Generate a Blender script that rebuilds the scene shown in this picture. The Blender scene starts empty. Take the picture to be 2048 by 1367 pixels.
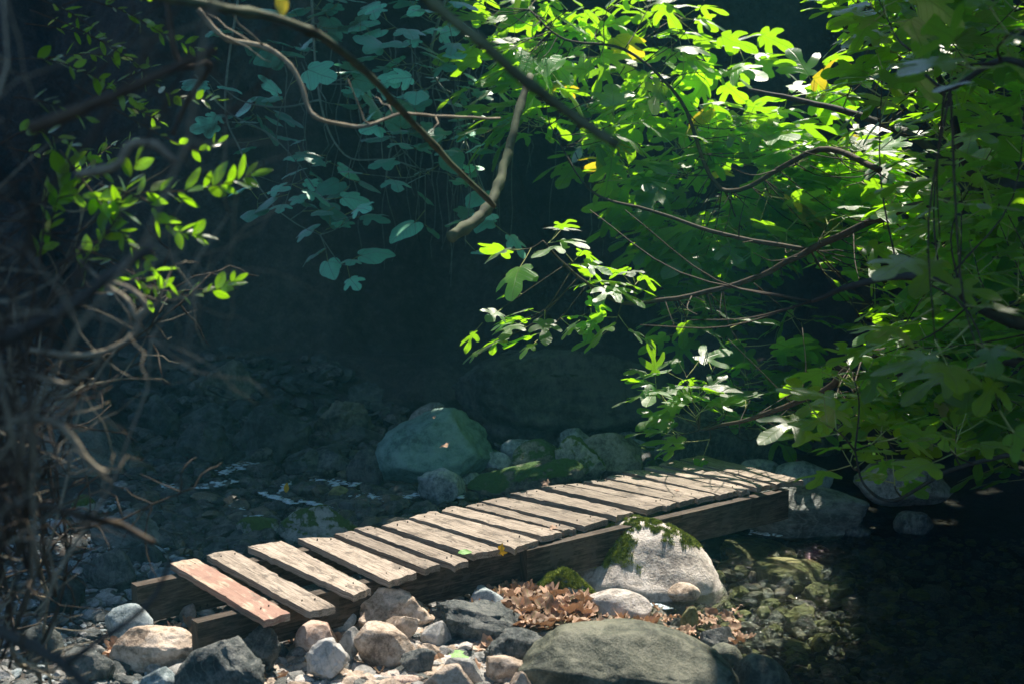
import bpy, math, random
import numpy as np
from mathutils import Vector, Matrix, noise
from mathutils.geometry import delaunay_2d_cdt
PI = math.pi
C = bpy.context.scene.collection
R = random.Random(7)

# ------------------------------------------------------------------ camera geometry
FPX, HZ, CAMZ = 2600.0, 330.0, 1.70
PITCH = math.atan((683.5 - HZ) / FPX)
def ray(px, py):
    x = (px - 1024) / FPX; y = (683.5 - py) / FPX
    return (x, math.cos(PITCH) + y * math.sin(PITCH), -math.sin(PITCH) + y * math.cos(PITCH))
def at_z(px, py, z):
    d = ray(px, py); t = (z - CAMZ) / d[2]
    return Vector((d[0] * t, d[1] * t, z))
def at_y(px, py, Y):
    d = ray(px, py); t = Y / d[1]
    return Vector((d[0] * t, Y, CAMZ + d[2] * t))
DECK = 0.27
SUN_EL, SUN_AZ = math.radians(62), math.radians(20)      # azimuth measured from +Y towards +X
SUND = Vector((math.cos(SUN_EL) * math.sin(SUN_AZ), math.cos(SUN_EL) * math.cos(SUN_AZ), math.sin(SUN_EL)))
KX, KY = SUND.x / SUND.z, SUND.y / SUND.z
def sproj(p):
    h = p[2] - DECK
    return (p[0] - KX * h, p[1] - KY * h)
def inpoly(x, y, poly):
    c = False; n = len(poly); j = n - 1
    for i in range(n):
        xi, yi = poly[i]; xj, yj = poly[j]
        if (yi > y) != (yj > y) and x < (xj - xi) * (y - yi) / (yj - yi) + xi: c = not c
        j = i
    return c

# ------------------------------------------------------------------ object helpers
def tag(o, label=None, cat=None, group=None, kind=None):
    if label: o['label'] = label
    if cat: o['category'] = cat
    if group: o['group'] = group
    if kind: o['kind'] = kind
    return o
def empty(name, loc, label=None, cat=None, group=None):
    o = bpy.data.objects.new(name, None); C.objects.link(o); o.location = loc
    o.empty_display_size = .1
    return tag(o, label, cat, group)
def link(name, me, parent=None, loc=(0, 0, 0), rot=(0, 0, 0), scale=(1, 1, 1)):
    o = bpy.data.objects.new(name, me); C.objects.link(o)
    o.location = loc; o.rotation_euler = rot; o.scale = scale
    if parent is not None: o.parent = parent
    return o
class MB:
    """collects geometry for one mesh object"""
    def __init__(s):
        s.v = []; s.f = []; s.m = []; s.uv = []; s.r = []; s.n = 0
    def add(s, verts, faces, mat=0, uv=None, rnd=0.5):
        b = s.n; verts = [tuple(v) for v in verts]
        s.v.extend(verts); s.n += len(verts)
        s.f.extend([tuple(i + b for i in f) for f in faces])
        s.m.extend([mat] * len(faces))
        s.uv.extend(uv if uv is not None else [(v[0], v[1]) for v in verts])
        s.r.extend([rnd] * len(verts))
    def tube(s, pts, rad, sides=6, mat=0, rnd=.5, cap=True):
        pts = [Vector(p) for p in pts]; n = len(pts)
        if not hasattr(rad, '__len__'): rad = [rad] * n
        vs = []; uv = []; prev = None; L = 0
        for i, p in enumerate(pts):
            t = (pts[min(i + 1, n - 1)] - pts[max(i - 1, 0)])
            if t.length < 1e-9: t = Vector((0, 0, 1))
            t.normalize()
            if prev is None:
                a = t.orthogonal().normalized()
            else:
                a = (prev - t * prev.dot(t))
                a = a.normalized() if a.length > 1e-6 else t.orthogonal().normalized()
            prev = a; b = t.cross(a)
            if i: L += (p - pts[i - 1]).length
            for k in range(sides):
                an = 2 * PI * k / sides
                vs.append(p + (a * math.cos(an) + b * math.sin(an)) * rad[i]); uv.append((L, k / sides))
        fs = []
        for i in range(n - 1):
            for k in range(sides):
                k2 = (k + 1) % sides
                fs.append((i * sides + k, i * sides + k2, (i + 1) * sides + k2, (i + 1) * sides + k))
        if cap:
            fs.append(tuple(reversed(range(sides)))); fs.append(tuple(range((n - 1) * sides, n * sides)))
        s.add(vs, fs, mat, uv, rnd)
    def mesh(s, name, mats, smooth=True, origin=(0, 0, 0)):
        me = bpy.data.meshes.new(name)
        ox, oy, oz = origin
        me.from_pydata([(a - ox, b - oy, c - oz) for a, b, c in s.v], [], s.f)
        for m in mats: me.materials.append(m)
        me.polygons.foreach_set('material_index', s.m)
        if smooth: me.polygons.foreach_set('use_smooth', [True] * len(s.f))
        li = np.empty(len(me.loops), dtype=np.int32); me.loops.foreach_get('vertex_index', li)
        uvl = me.uv_layers.new(name='UVMap')
        uvl.data.foreach_set('uv', np.array(s.uv, dtype=np.float32)[li].ravel())
        at = me.attributes.new('rnd', 'FLOAT', 'POINT')
        at.data.foreach_set('value', np.array(s.r, dtype=np.float32))
        me.update()
        return me
    def build(s, name, mats, parent=None, smooth=True, origin=None):
        """world-space geometry; the object keeps a zero local transform unless an origin is given"""
        base = parent.location if parent is not None else (origin or (0, 0, 0))
        me = s.mesh(name, mats, smooth, base)
        return link(name, me, parent, (0, 0, 0) if parent is not None else base)
def smooth_path(pts, n=4):
    """Catmull-Rom"""
    pts = [Vector(p) for p in pts]
    if len(pts) < 3: return pts
    P = [pts[0] * 2 - pts[1]] + pts + [pts[-1] * 2 - pts[-2]]
    out = []
    for i in range(1, len(P) - 2):
        for k in range(n):
            t = k / n
            a, b, c, d = P[i - 1], P[i], P[i + 1], P[i + 2]
            out.append(.5 * ((2 * b) + (c - a) * t + (2 * a - 5 * b + 4 * c - d) * t * t + (3 * b - a - 3 * c + d) * t ** 3))
    out.append(pts[-1])
    return out

# ------------------------------------------------------------------ materials
class NT:
    def __init__(s, name):
        s.m = bpy.data.materials.new(name); s.m.use_nodes = True
        s.t = s.m.node_tree; s.t.nodes.clear()
        s.out = s.t.nodes.new('ShaderNodeOutputMaterial')
    def n(s, ty, **kw):
        nd = s.t.nodes.new(ty)
        for k, v in kw.items():
            if k.startswith('i_'):
                key = k[2:]
                key = int(key) if key.isdigit() else key.replace('_', ' ')
                if hasattr(v, 'is_linked') or isinstance(v, bpy.types.NodeSocket): s.t.links.new(v, nd.inputs[key])
                else: nd.inputs[key].default_value = v
            else: setattr(nd, k, v)
        return nd
    def l(s, a, b): s.t.links.new(a, b)
    def math(s, op, a, b=0.0, c=None, clamp=False):
        nd = s.t.nodes.new('ShaderNodeMath'); nd.operation = op; nd.use_clamp = clamp
        for i, v in enumerate((a, b) if c is None else (a, b, c)):
            if isinstance(v, bpy.types.NodeSocket): s.t.links.new(v, nd.inputs[i])
            else: nd.inputs[i].default_value = v
        return nd.outputs[0]
    def mix(s, f, a, b, blend='MIX'):
        nd = s.t.nodes.new('ShaderNodeMix'); nd.data_type = 'RGBA'; nd.blend_type = blend
        for i, v in ((0, f), (6, a), (7, b)):
            if isinstance(v, bpy.types.NodeSocket): s.t.links.new(v, nd.inputs[i])
            else: nd.inputs[i].default_value = v if i == 0 else (*v, 1)
        return nd.outputs[2]
    def ramp(s, f, stops):
        nd = s.t.nodes.new('ShaderNodeValToRGB'); e = nd.color_ramp.elements
        while len(e) < len(stops): e.new(.5)
        for k, (p, c) in zip(e, stops):
            k.position = p; k.color = (*c, 1) if len(c) == 3 else c
        s.l(f, nd.inputs[0]); return nd.outputs[0]
    def noise(s, vec, scale, detail=4, rough=.55, dist=0):
        nd = s.n('ShaderNodeTexNoise'); s.l(vec, nd.inputs['Vector'])
        nd.inputs['Scale'].default_value = scale; nd.inputs['Detail'].default_value = detail
        nd.inputs['Roughness'].default_value = rough; nd.inputs['Distortion'].default_value = dist
        return nd.outputs['Fac']
    def step(s, v, a, b):
        nd = s.n('ShaderNodeMapRange'); nd.interpolation_type = 'SMOOTHSTEP'
        s.l(v, nd.inputs[0]); nd.inputs[1].default_value = a; nd.inputs[2].default_value = b
        return nd.outputs[0]
def g(v): return (v, v, v)

def rock_mat(name, dark, mid, light, scale=6, moss=0.0, mosscol=(.035, .07, .012), rough=.75, streak=(1, 1, 1), bump=.5, spots=0.0, spotcol=(.6, .6, .55), vein=0.0, var=.25, blotch=None):
    t = NT(name)
    tc = t.n('ShaderNodeTexCoord'); oi = t.n('ShaderNodeObjectInfo')
    off = t.n('ShaderNodeVectorMath', operation='SCALE'); off.inputs[0].default_value = (17, 31, 23); t.l(oi.outputs['Random'], off.inputs['Scale'])
    mp = t.n('ShaderNodeMapping'); t.l(tc.outputs['Object'], mp.inputs['Vector']); mp.inputs['Scale'].default_value = streak
    t.l(off.outputs[0], mp.inputs['Location'])
    v = mp.outputs[0]
    n1 = t.noise(v, scale, 8, .62, .4); n2 = t.noise(v, scale * 5.5, 8, .68, .3); n3 = t.noise(v, scale * 24, 4, .7)
    nn = t.math('MULTIPLY_ADD', n2, .45, t.math('MULTIPLY', n1, .62))
    nn = t.math('MULTIPLY_ADD', n3, .22, t.math('SUBTRACT', nn, .1))
    col = t.ramp(nn, [(.44, dark), (.52, mid), (.62, light)])
    if vein > 0:
        w = t.n('ShaderNodeTexWave', wave_type='BANDS'); t.l(v, w.inputs['Vector']); w.inputs['Scale'].default_value = scale * 1.3
        w.inputs['Distortion'].default_value = 9; w.inputs['Detail'].default_value = 4; w.inputs['Detail Scale'].default_value = 1.5
        vm = t.step(w.outputs['Fac'], .90, .99)
        col = t.mix(t.math('MULTIPLY', vm, vein), col, light)
        vd = t.step(w.outputs['Fac'], .10, .0)
        col = t.mix(t.math('MULTIPLY', vd, vein), col, dark)
    if spots > 0:
        sm = t.step(t.noise(v, scale * 3.1, 3, .5), .62, .70)
        col = t.mix(t.math('MULTIPLY', sm, spots), col, spotcol)
    # object to object variation
    hb = t.math('MULTIPLY_ADD', oi.outputs['Random'], var * 2, 1 - var)
    mul = t.n('ShaderNodeVectorMath', operation='SCALE'); t.l(col, mul.inputs[0]); t.l(hb, mul.inputs['Scale'])
    col = mul.outputs[0]
    height = t.math('MULTIPLY_ADD', n2, .6, t.math('MULTIPLY_ADD', n3, .22, t.math('MULTIPLY', n1, .8)))
    rgh = t.math('MULTIPLY_ADD', n2, -.15, rough + .08)
    if moss > 0:
        ge = t.n('ShaderNodeNewGeometry'); sp = t.n('ShaderNodeSeparateXYZ'); t.l(ge.outputs['Normal'], sp.inputs[0])
        mk = t.math('MULTIPLY_ADD', sp.outputs['Z'], .22, t.math('MULTIPLY', t.noise(v, scale * 1.1, 6, .65), 1.0))
        mk = t.step(mk, .82 - moss * .45, .90 - moss * .45)
        mn = t.noise(tc.outputs['Object'], 90, 4, .7)
        mc = t.mix(mn, (mosscol[0] * .35, mosscol[1] * .35, mosscol[2] * .35), (mosscol[0] * 1.8, mosscol[1] * 1.8, mosscol[2] * 1.8))
        col = t.mix(mk, col, mc)
        height = t.math('ADD', height, t.math('MULTIPLY', mk, t.math('MULTIPLY_ADD', mn, .5, .1)))
        rgh = t.math('MAXIMUM', rgh, t.math('MULTIPLY', mk, .9))
    b = t.n('ShaderNodeBump'); b.inputs['Strength'].default_value = bump; b.inputs['Distance'].default_value = .03 * 6 / scale if scale > 6 else .03
    t.l(height, b.inputs['Height'])
    p = t.n('ShaderNodeBsdfPrincipled'); t.l(col, p.inputs['Base Color']); t.l(rgh, p.inputs['Roughness']); t.l(b.outputs[0], p.inputs['Normal'])
    p.inputs['Specular IOR Level'].default_value = .4
    t.l(p.outputs[0], t.out.inputs[0])
    return t.m

def leaf_mat(name, top, trans, gloss=.35, rough=.38, tfac=.5, yellow=0.0, veins=True, under=1.25, bumpy=1.0):
    t = NT(name)
    uv = t.n('ShaderNodeUVMap'); uv.uv_map = 'UVMap'
    sp = t.n('ShaderNodeSeparateXYZ'); t.l(uv.outputs[0], sp.inputs[0])
    x, y = sp.outputs[0], sp.outputs[1]
    at = t.n('ShaderNodeAttribute'); at.attribute_name = 'rnd'
    rnd = at.outputs['Fac']
    ax = t.math('ABSOLUTE', x)
    tc = t.n('ShaderNodeTexCoord')
    if veins:
        # main ribs fan out from the stalk, side ribs run off the midrib
        ang = t.math('ARCTAN2', ax, t.math('ADD', y, .04))
        rad = t.math('SQRT', t.math('ADD', t.math('MULTIPLY', ax, ax), t.math('MULTIPLY', y, y)))
        def rib(a0, w):
            d = t.math('MULTIPLY', t.math('ABSOLUTE', t.math('SUBTRACT', ang, a0)), rad)
            return t.step(d, w, w * .3)
        ribs = t.math('MAXIMUM', rib(0, .016), t.math('MAXIMUM', rib(.86, .013), rib(1.62, .010)))
        sd = t.math('FRACT', t.math('MULTIPLY', t.math('SUBTRACT', y, t.math('MULTIPLY', ax, .75)), 7.5))
        sec = t.step(t.math('ABSOLUTE', t.math('SUBTRACT', sd, .5)), .09, .02)
        vein = t.math('MAXIMUM', ribs, t.math('MULTIPLY', sec, .45))
    else:
        ribs = t.step(ax, .018, .005); vein = ribs
    geo = t.n('ShaderNodeNewGeometry')
    ns = t.noise(geo.outputs['Position'], 14, 4, .6)
    k = t.math('MULTIPLY_ADD', rnd, 1.0, t.math('MULTIPLY_ADD', ns, .5, .22))
    def scaled(c, f):
        vm = t.n('ShaderNodeVectorMath', operation='SCALE'); vm.inputs[0].default_value = c; t.l(f, vm.inputs['Scale']); return vm.outputs[0]
    ctop = scaled(top, k); ctr = scaled(trans, t.math('MULTIPLY_ADD', rnd, .4, .8))
    sp_ = t.step(t.noise(geo.outputs['Position'], 75, 2, .5), .70, .75)
    ctop = t.mix(t.math('MULTIPLY', sp_, .7), ctop, (.12, .08, .03))
    isy = t.math('GREATER_THAN', rnd, 1.5)
    ctop = t.mix(isy, ctop, (.50, .42, .03)); ctr = t.mix(isy, ctr, (.85, .68, .03))
    back = geo.outputs['Backfacing']
    cu = t.mix(.35, ctop, (.16, .22, .12))
    cf = t.mix(back, ctop, cu)
    cf = t.mix(t.math('MULTIPLY', vein, .7), cf, (.16, .24, .06))
    ctr2 = t.mix(t.math('MULTIPLY', vein, .55), ctr, (trans[0] * .45, trans[1] * .5, trans[2]))
    bmp = t.n('ShaderNodeBump'); bmp.inputs['Strength'].default_value = .35 * bumpy; bmp.inputs['Distance'].default_value = .004
    t.l(t.math('SUBTRACT', t.math('MULTIPLY', ns, .8), vein), bmp.inputs['Height'])
    df = t.n('ShaderNodeBsdfDiffuse'); t.l(cf, df.inputs[0]); t.l(bmp.outputs[0], df.inputs['Normal'])
    tr = t.n('ShaderNodeBsdfTranslucent'); t.l(ctr2, tr.inputs[0]); t.l(bmp.outputs[0], tr.inputs['Normal'])
    mx = t.n('ShaderNodeMixShader'); mx.inputs[0].default_value = tfac; t.l(df.outputs[0], mx.inputs[1]); t.l(tr.outputs[0], mx.inputs[2])
    gl = t.n('ShaderNodeBsdfGlossy'); gl.inputs['Roughness'].default_value = rough; t.l(bmp.outputs[0], gl.inputs['Normal'])
    fr = t.n('ShaderNodeFresnel'); fr.inputs[0].default_value = 1.45; t.l(bmp.outputs[0], fr.inputs['Normal'])
    m2 = t.n('ShaderNodeMixShader'); t.l(t.math('MULTIPLY', t.math('MULTIPLY', fr.outputs[0], gloss * 2), t.math('MULTIPLY_ADD', back, -.75, 1.0)), m2.inputs[0])
    t.l(mx.outputs[0], m2.inputs[1]); t.l(gl.outputs[0], m2.inputs[2])
    t.l(m2.outputs[0], t.out.inputs[0])
    return t.m

def bark_mat(name, a, b, scale=30, rough=.8):
    t = NT(name); tc = t.n('ShaderNodeNewGeometry')
    n1 = t.noise(tc.outputs['Position'], scale, 6, .65); n2 = t.noise(tc.outputs['Position'], scale * .25, 3, .6)
    f = t.math('MULTIPLY_ADD', n1, .6, t.math('MULTIPLY', n2, .5))
    col = t.ramp(f, [(.38, a), (.68, b)])
    bm = t.n('ShaderNodeBump'); bm.inputs['Strength'].default_value = .5; bm.inputs['Distance'].default_value = .004; t.l(n1, bm.inputs['Height'])
    p = t.n('ShaderNodeBsdfPrincipled'); t.l(col, p.inputs['Base Color']); p.inputs['Roughness'].default_value = rough; t.l(bm.outputs[0], p.inputs['Normal'])
    t.l(p.outputs[0], t.out.inputs[0]); return t.m

def wood_mat(name, dark, mid, light, stain=(.10, .085, .07), redpaint=None):
    t = NT(name)
    uv = t.n('ShaderNodeUVMap'); uv.uv_map = 'UVMap'
    oi = t.n('ShaderNodeObjectInfo')
    off = t.n('ShaderNodeVectorMath', operation='SCALE'); off.inputs[0].default_value = (7, 3, 0); t.l(oi.outputs['Random'], off.inputs['Scale'])
    ad = t.n('ShaderNodeVectorMath', operation='ADD'); t.l(uv.outputs[0], ad.inputs[0]); t.l(off.outputs[0], ad.inputs[1])
    def mapped(sx, sy):
        mp = t.n('ShaderNodeMapping'); t.l(ad.outputs[0], mp.inputs['Vector']); mp.inputs['Scale'].default_value = (sx, sy, 1); return mp.outputs[0]
    grain = t.noise(mapped(4, 70), 2.2, 8, .7, .6)
    fine = t.noise(mapped(14, 320), 1.5, 5, .7)
    big = t.noise(mapped(5, 9), 1.4, 5, .65, .5)
    f = t.math('MULTIPLY_ADD', grain, .55, t.math('MULTIPLY_ADD', fine, .25, t.math('MULTIPLY', big, .28)))
    col = t.ramp(f, [(.44, dark), (.52, mid), (.62, light)])
    cr = t.step(t.noise(mapped(3.0, 85), 1.7, 3, .5, .5), .665, .72)      # cracks along the grain
    col = t.mix(t.math('MULTIPLY', cr, .85), col, (.02, .015, .012))
    st = t.step(t.noise(mapped(7, 13), 1.25, 5, .7, .8), .55, .62)           # damp dark stains
    col = t.mix(t.math('MULTIPLY', st, .75), col, stain)
    vo = t.n('ShaderNodeTexVoronoi'); t.l(mapped(30, 30), vo.inputs['Vector']); vo.inputs['Scale'].default_value = 1.0
    hole = t.math('MULTIPLY', t.step(vo.outputs['Distance'], .13, .08), t.step(t.noise(mapped(12, 12), 1.0, 2, .5), .52, .56))
    col = t.mix(hole, col, (.015, .012, .01))
    if redpaint:
        sp = t.n('ShaderNodeSeparateXYZ'); t.l(uv.outputs[0], sp.inputs[0])
        rp = t.math('MULTIPLY_ADD', t.noise(mapped(6, 20), 1.3, 5, .6), .8, .1)
        rp = t.step(rp, .42, .52)
        rp = t.math('MULTIPLY', rp, t.step(sp.outputs[0], .03, .14))
        col = t.mix(t.math('MULTIPLY', rp, .8), col, redpaint)
    hb = t.math('MULTIPLY_ADD', oi.outputs['Random'], .5, .75)
    mul = t.n('ShaderNodeVectorMath', operation='SCALE'); t.l(col, mul.inputs[0]); t.l(hb, mul.inputs['Scale'])
    h = t.math('SUBTRACT', t.math('MULTIPLY_ADD', grain, 1.0, t.math('MULTIPLY', fine, .5)), t.math('MULTIPLY', cr, 1.4))
    b = t.n('ShaderNodeBump'); b.inputs['Strength'].default_value = .55; b.inputs['Distance'].default_value = .004; t.l(h, b.inputs['Height'])
    p = t.n('ShaderNodeBsdfPrincipled'); t.l(mul.outputs[0], p.inputs['Base Color']); p.inputs['Roughness'].default_value = .78; t.l(b.outputs[0], p.inputs['Normal'])
    p.inputs['Specular IOR Level'].default_value = .3
    t.l(p.outputs[0], t.out.inputs[0]); return t.m

def water_mat():
    t = NT('stream water')
    ge = t.n('ShaderNodeNewGeometry')
    mp = t.n('ShaderNodeMapping'); t.l(ge.outputs['Position'], mp.inputs['Vector']); mp.inputs['Scale'].default_value = (1, 1.0, 1)
    mp.inputs['Rotation'].default_value = (0, 0, .5)
    n1 = t.noise(mp.outputs[0], 5, 4, .6, .9); n2 = t.noise(mp.outputs[0], 26, 3, .6, .6)
    h = t.math('MULTIPLY_ADD', n2, .22, n1)
    b = t.n('ShaderNodeBump'); b.inputs['Strength'].default_value = 1.0; b.inputs['Distance'].default_value = .13; t.l(h, b.inputs['Height'])
    tr = t.n('ShaderNodeBsdfTransparent'); tr.inputs[0].default_value = (.80, .87, .83, 1)
    gl = t.n('ShaderNodeBsdfGlossy'); gl.inputs['Roughness'].default_value = .05; t.l(b.outputs[0], gl.inputs['Normal'])
    fr = t.n('ShaderNodeFresnel'); fr.inputs[0].default_value = 1.33; t.l(b.outputs[0], fr.inputs['Normal'])
    m = t.n('ShaderNodeMixShader'); t.l(fr.outputs[0], m.inputs[0]); t.l(tr.outputs[0], m.inputs[1]); t.l(gl.outputs[0], m.inputs[2])
    t.l(m.outputs[0], t.out.inputs[0]); return t.m

def ground_mat(name, a, b, c, scale=12):
    t = NT(name); ge = t.n('ShaderNodeNewGeometry'); v = ge.outputs['Position']
    n1 = t.noise(v, scale * .12, 5, .6); n2 = t.noise(v, scale, 8, .7); n3 = t.noise(v, scale * 7, 5, .7)
    f = t.math('MULTIPLY_ADD', n2, .5, t.math('MULTIPLY_ADD', n3, .3, t.math('MULTIPLY', n1, .25)))
    vo = t.n('ShaderNodeTexVoronoi'); t.l(v, vo.inputs['Vector']); vo.inputs['Scale'].default_value = scale * 3
    col = t.ramp(f, [(.38, a), (.53, b), (.70, c)])
    h = t.math('SUBTRACT', t.math('MULTIPLY_ADD', n2, 1.0, t.math('MULTIPLY', n3, .5)), t.math('MULTIPLY', vo.outputs['Distance'], .5))
    bm = t.n('ShaderNodeBump'); bm.inputs['Strength'].default_value = .8; bm.inputs['Distance'].default_value = .03; t.l(h, bm.inputs['Height'])
    p = t.n('ShaderNodeBsdfPrincipled'); t.l(col, p.inputs['Base Color']); p.inputs['Roughness'].default_value = .9; t.l(bm.outputs[0], p.inputs['Normal'])
    t.l(p.outputs[0], t.out.inputs[0]); return t.m

M = {}
M['plank'] = wood_mat('weathered plank', (.085, .07, .055), (.255, .212, .168), (.43, .37, .30))
M['plank_red'] = wood_mat('red painted plank', (.17, .125, .085), (.34, .265, .195), (.53, .43, .33), redpaint=(.27, .15, .115))
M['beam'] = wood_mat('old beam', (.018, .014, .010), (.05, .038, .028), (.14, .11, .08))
M['white'] = rock_mat('white quartz stone', (.26, .23, .20), (.50, .455, .40), (.68, .63, .57), 5, rough=.7, spots=.35, spotcol=(.14, .13, .12), bump=.8, var=.05)
M['tan'] = rock_mat('tan stone', (.17, .125, .09), (.42, .33, .245), (.66, .55, .44), 8, bump=.6, spots=.25, spotcol=(.12, .09, .07))
M['pink'] = rock_mat('pinkish stone', (.26, .17, .13), (.46, .33, .26), (.62, .50, .42), 12, bump=.4, spots=.4, spotcol=(.62, .55, .47), var=.12)
M['grey'] = rock_mat('grey stone', (.09, .095, .09), (.245, .25, .235), (.42, .415, .39), 9, bump=.6, vein=.2)
M['blue'] = rock_mat('blue grey stone', (.09, .125, .135), (.22, .275, .285), (.42, .48, .485), 8, bump=.5, vein=.3)
M['slate'] = rock_mat('dark slate', (.02, .028, .03), (.065, .08, .078), (.17, .18, .165), 7, bump=.9, vein=.35, rough=.6)
M['olive'] = rock_mat('olive boulder', (.03, .038, .027), (.085, .095, .065), (.17, .175, .125), 5, bump=.55, spots=.25, spotcol=(.26, .30, .22), vein=.25, rough=.65, var=.08)
M['mossy'] = rock_mat('mossy stone', (.08, .10, .08), (.24, .27, .23), (.42, .44, .38), 7, moss=.55, mosscol=(.07, .12, .02), bump=.8)
M['verymossy'] = rock_mat('moss covered stone', (.04, .05, .04), (.12, .13, .11), (.30, .28, .22), 6, moss=.55, mosscol=(.05, .11, .025), bump=.9)
M['teal'] = rock_mat('smooth green grey boulder', (.06, .12, .11), (.125, .235, .21), (.20, .33, .295), 4, bump=.35, rough=.7, spots=.2, spotcol=(.08, .14, .11), var=.06)
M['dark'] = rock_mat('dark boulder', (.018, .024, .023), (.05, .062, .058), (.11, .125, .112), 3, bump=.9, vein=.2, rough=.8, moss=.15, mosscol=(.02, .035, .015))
M['leftrock'] = rock_mat('grey layered rock', (.05, .062, .058), (.12, .14, .13), (.22, .24, .22), 3, bump=1.0, vein=.35, rough=.7, streak=(1, 1, 2.5))
M['wet'] = rock_mat('wet rubble', (.02, .024, .024), (.07, .078, .07), (.20, .20, .17), 12, bump=.9, rough=.14, var=.5)
M['bed'] = rock_mat('wet streambed stone', (.035, .035, .026), (.10, .095, .065), (.22, .19, .12), 10, bump=.6, rough=.35, var=.4)
M['algae'] = rock_mat('algae covered stone', (.05, .055, .018), (.17, .17, .055), (.32, .31, .12), 9, bump=.7, rough=.4, streak=(1, 3, 1))
M['striped'] = rock_mat('striped stone', (.10, .14, .13), (.35, .38, .36), (.75, .76, .72), 6, bump=.3, streak=(.4, .4, 5), rough=.5)
M['ground'] = ground_mat('river sand and soil', (.014, .013, .011), (.045, .040, .033), (.12, .105, .085))
M['fig'] = leaf_mat('fig leaf', (.05, .15, .035), (.44, .92, .012), gloss=.42, tfac=.55)
M['figfar'] = leaf_mat('shaded fig leaf', (.22, .68, .46), (.14, .6, .32), gloss=.5, rough=.5, tfac=.3)  # blue green of sky light and haze put into this leaf colour
M['shrub'] = leaf_mat('glossy shrub leaf', (.04, .12, .02), (.40, .85, .01), gloss=.5, rough=.3, tfac=.5, veins=False)
M['canopy'] = leaf_mat('canopy leaf', (.035, .08, .02), (.05, .12, .015), gloss=.2, tfac=.25, veins=False, bumpy=0)
M['dry'] = leaf_mat('dry leaf', (.46, .30, .21), (.4, .2, .1), gloss=.15, rough=.5, tfac=.2)
M['yleaf'] = leaf_mat('yellow leaf', (.75, .42, .02), (.7, .35, .02), gloss=.15, rough=.5, tfac=.2)
M['gleaf'] = leaf_mat('fresh leaf', (.25, .48, .16), (.3, .6, .1), gloss=.2, rough=.45, tfac=.2)
M['petiole'] = bark_mat('leaf stalk', (.22, .28, .07), (.42, .42, .16))
M['twig'] = bark_mat('brown twig', (.018, .013, .007), (.075, .055, .03))
M['paletwig'] = bark_mat('pale branch', (.10, .085, .055), (.34, .30, .20), 22)
M['limb'] = bark_mat('dark limb', (.018, .02, .015), (.06, .06, .045))
M['mossbranch'] = bark_mat('mossy branch', (.025, .035, .018), (.12, .15, .07), 16)
M['root'] = bark_mat('root', (.10, .13, .11), (.24, .29, .24))
t = NT('moss tuft'); ge = t.n('ShaderNodeNewGeometry'); nz = t.noise(ge.outputs['Position'], 60, 4, .6)
cc = t.ramp(nz, [(.35, (.07, .11, .01)), (.65, (.38, .44, .06))]); p = t.n('ShaderNodeBsdfPrincipled'); t.l(cc, p.inputs['Base Color']); p.inputs['Roughness'].default_value = .9
t.l(p.outputs[0], t.out.inputs[0]); M['moss'] = t.m
M['water'] = water_mat()

# ------------------------------------------------------------------ terrain
shore = [at_z(*p, 0) for p in [(250, 860), (300, 960), (330, 1060), (420, 1130), (560, 1195), (800, 1205), (960, 1175), (1120, 1185), (1240, 1225), (1330, 1275), (1420, 1400)]]
SH = [(v.x, v.y) for v in shore]
SHP = SH + [(.9, 1.5), (1.0, -30), (-30, -30), (-30, 9.5), (SH[0][0] - .6, 9.5)]
def segdist(x, y, a, b):
    dx, dy = b[0] - a[0], b[1] - a[1]; t = max(0, min(1, ((x - a[0]) * dx + (y - a[1]) * dy) / (dx * dx + dy * dy)))
    return math.hypot(x - a[0] - t * dx, y - a[1] - t * dy)
def ss(a, b, x):
    t = max(0., min(1., (x - a) / (b - a))); return t * t * (3 - 2 * t)
def gz(x, y):
    n = noise.fractal(Vector((x * .9, y * .9, 3)), 1, 2, 4)
    nf = noise.noise(Vector((x * 5, y * 5, 1)))
    if -5 < x < 6 and 0 < y < 10.5:
        d = min(segdist(x, y, SHP[i], SHP[i + 1]) for i in range(len(SHP) - 1))
        if inpoly(x, y, SHP): z = min(.07, d * .30)
        else: z = -min(.11, d * .35)
    else:
        z = -.1 if (.9 < x < 4 or y > 8) else .07
    z += n * .02 + nf * .008
    # back bank
    yb = 10.3 + .5 * math.sin(x * .7) + n * .7 - .10 * max(0, x - 2) ** 1.5
    b = max(0, y - yb)
    z += 3.6 * ss(0, 1.8, b) * (1 + .12 * n) + .35 * ss(-1.6, 0, y - yb)
    # left and right banks
    lb = -x - 3.3 - .4 * n - .25 * max(0, 6 - y) * 0
    z += 4.2 * ss(0, 3.2, lb)
    rb = x - 4.3 - .4 * n
    z += 4.2 * ss(0, 3.0, rb)
    return min(z, 4.3 + n * .3)
def spaced(lo, a, b, hi, fine, coarse):
    xs = list(np.arange(a, b, fine)); s = fine; x = xs[0]; left = []
    while x > lo: s = min(s * 1.35, coarse); x -= s; left.append(x)
    s = fine; x = xs[-1]; right = []
    while x < hi: s = min(s * 1.35, coarse); x += s; right.append(x)
    return left[::-1] + xs + right
xs = spaced(-80, -5.5, 6.5, 80, .07, 8); ys = spaced(-80, 2.4, 12.8, 80, .07, 8)
verts = [(x, y, gz(x, y)) for y in ys for x in xs]
nx = len(xs); faces = [(j * nx + i, j * nx + i + 1, (j + 1) * nx + i + 1, (j + 1) * nx + i) for j in range(len(ys) - 1) for i in range(nx - 1)]
mb = MB(); mb.add(verts, faces); o = mb.build('ground', [M['ground']]); tag(o, kind='structure')
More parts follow.
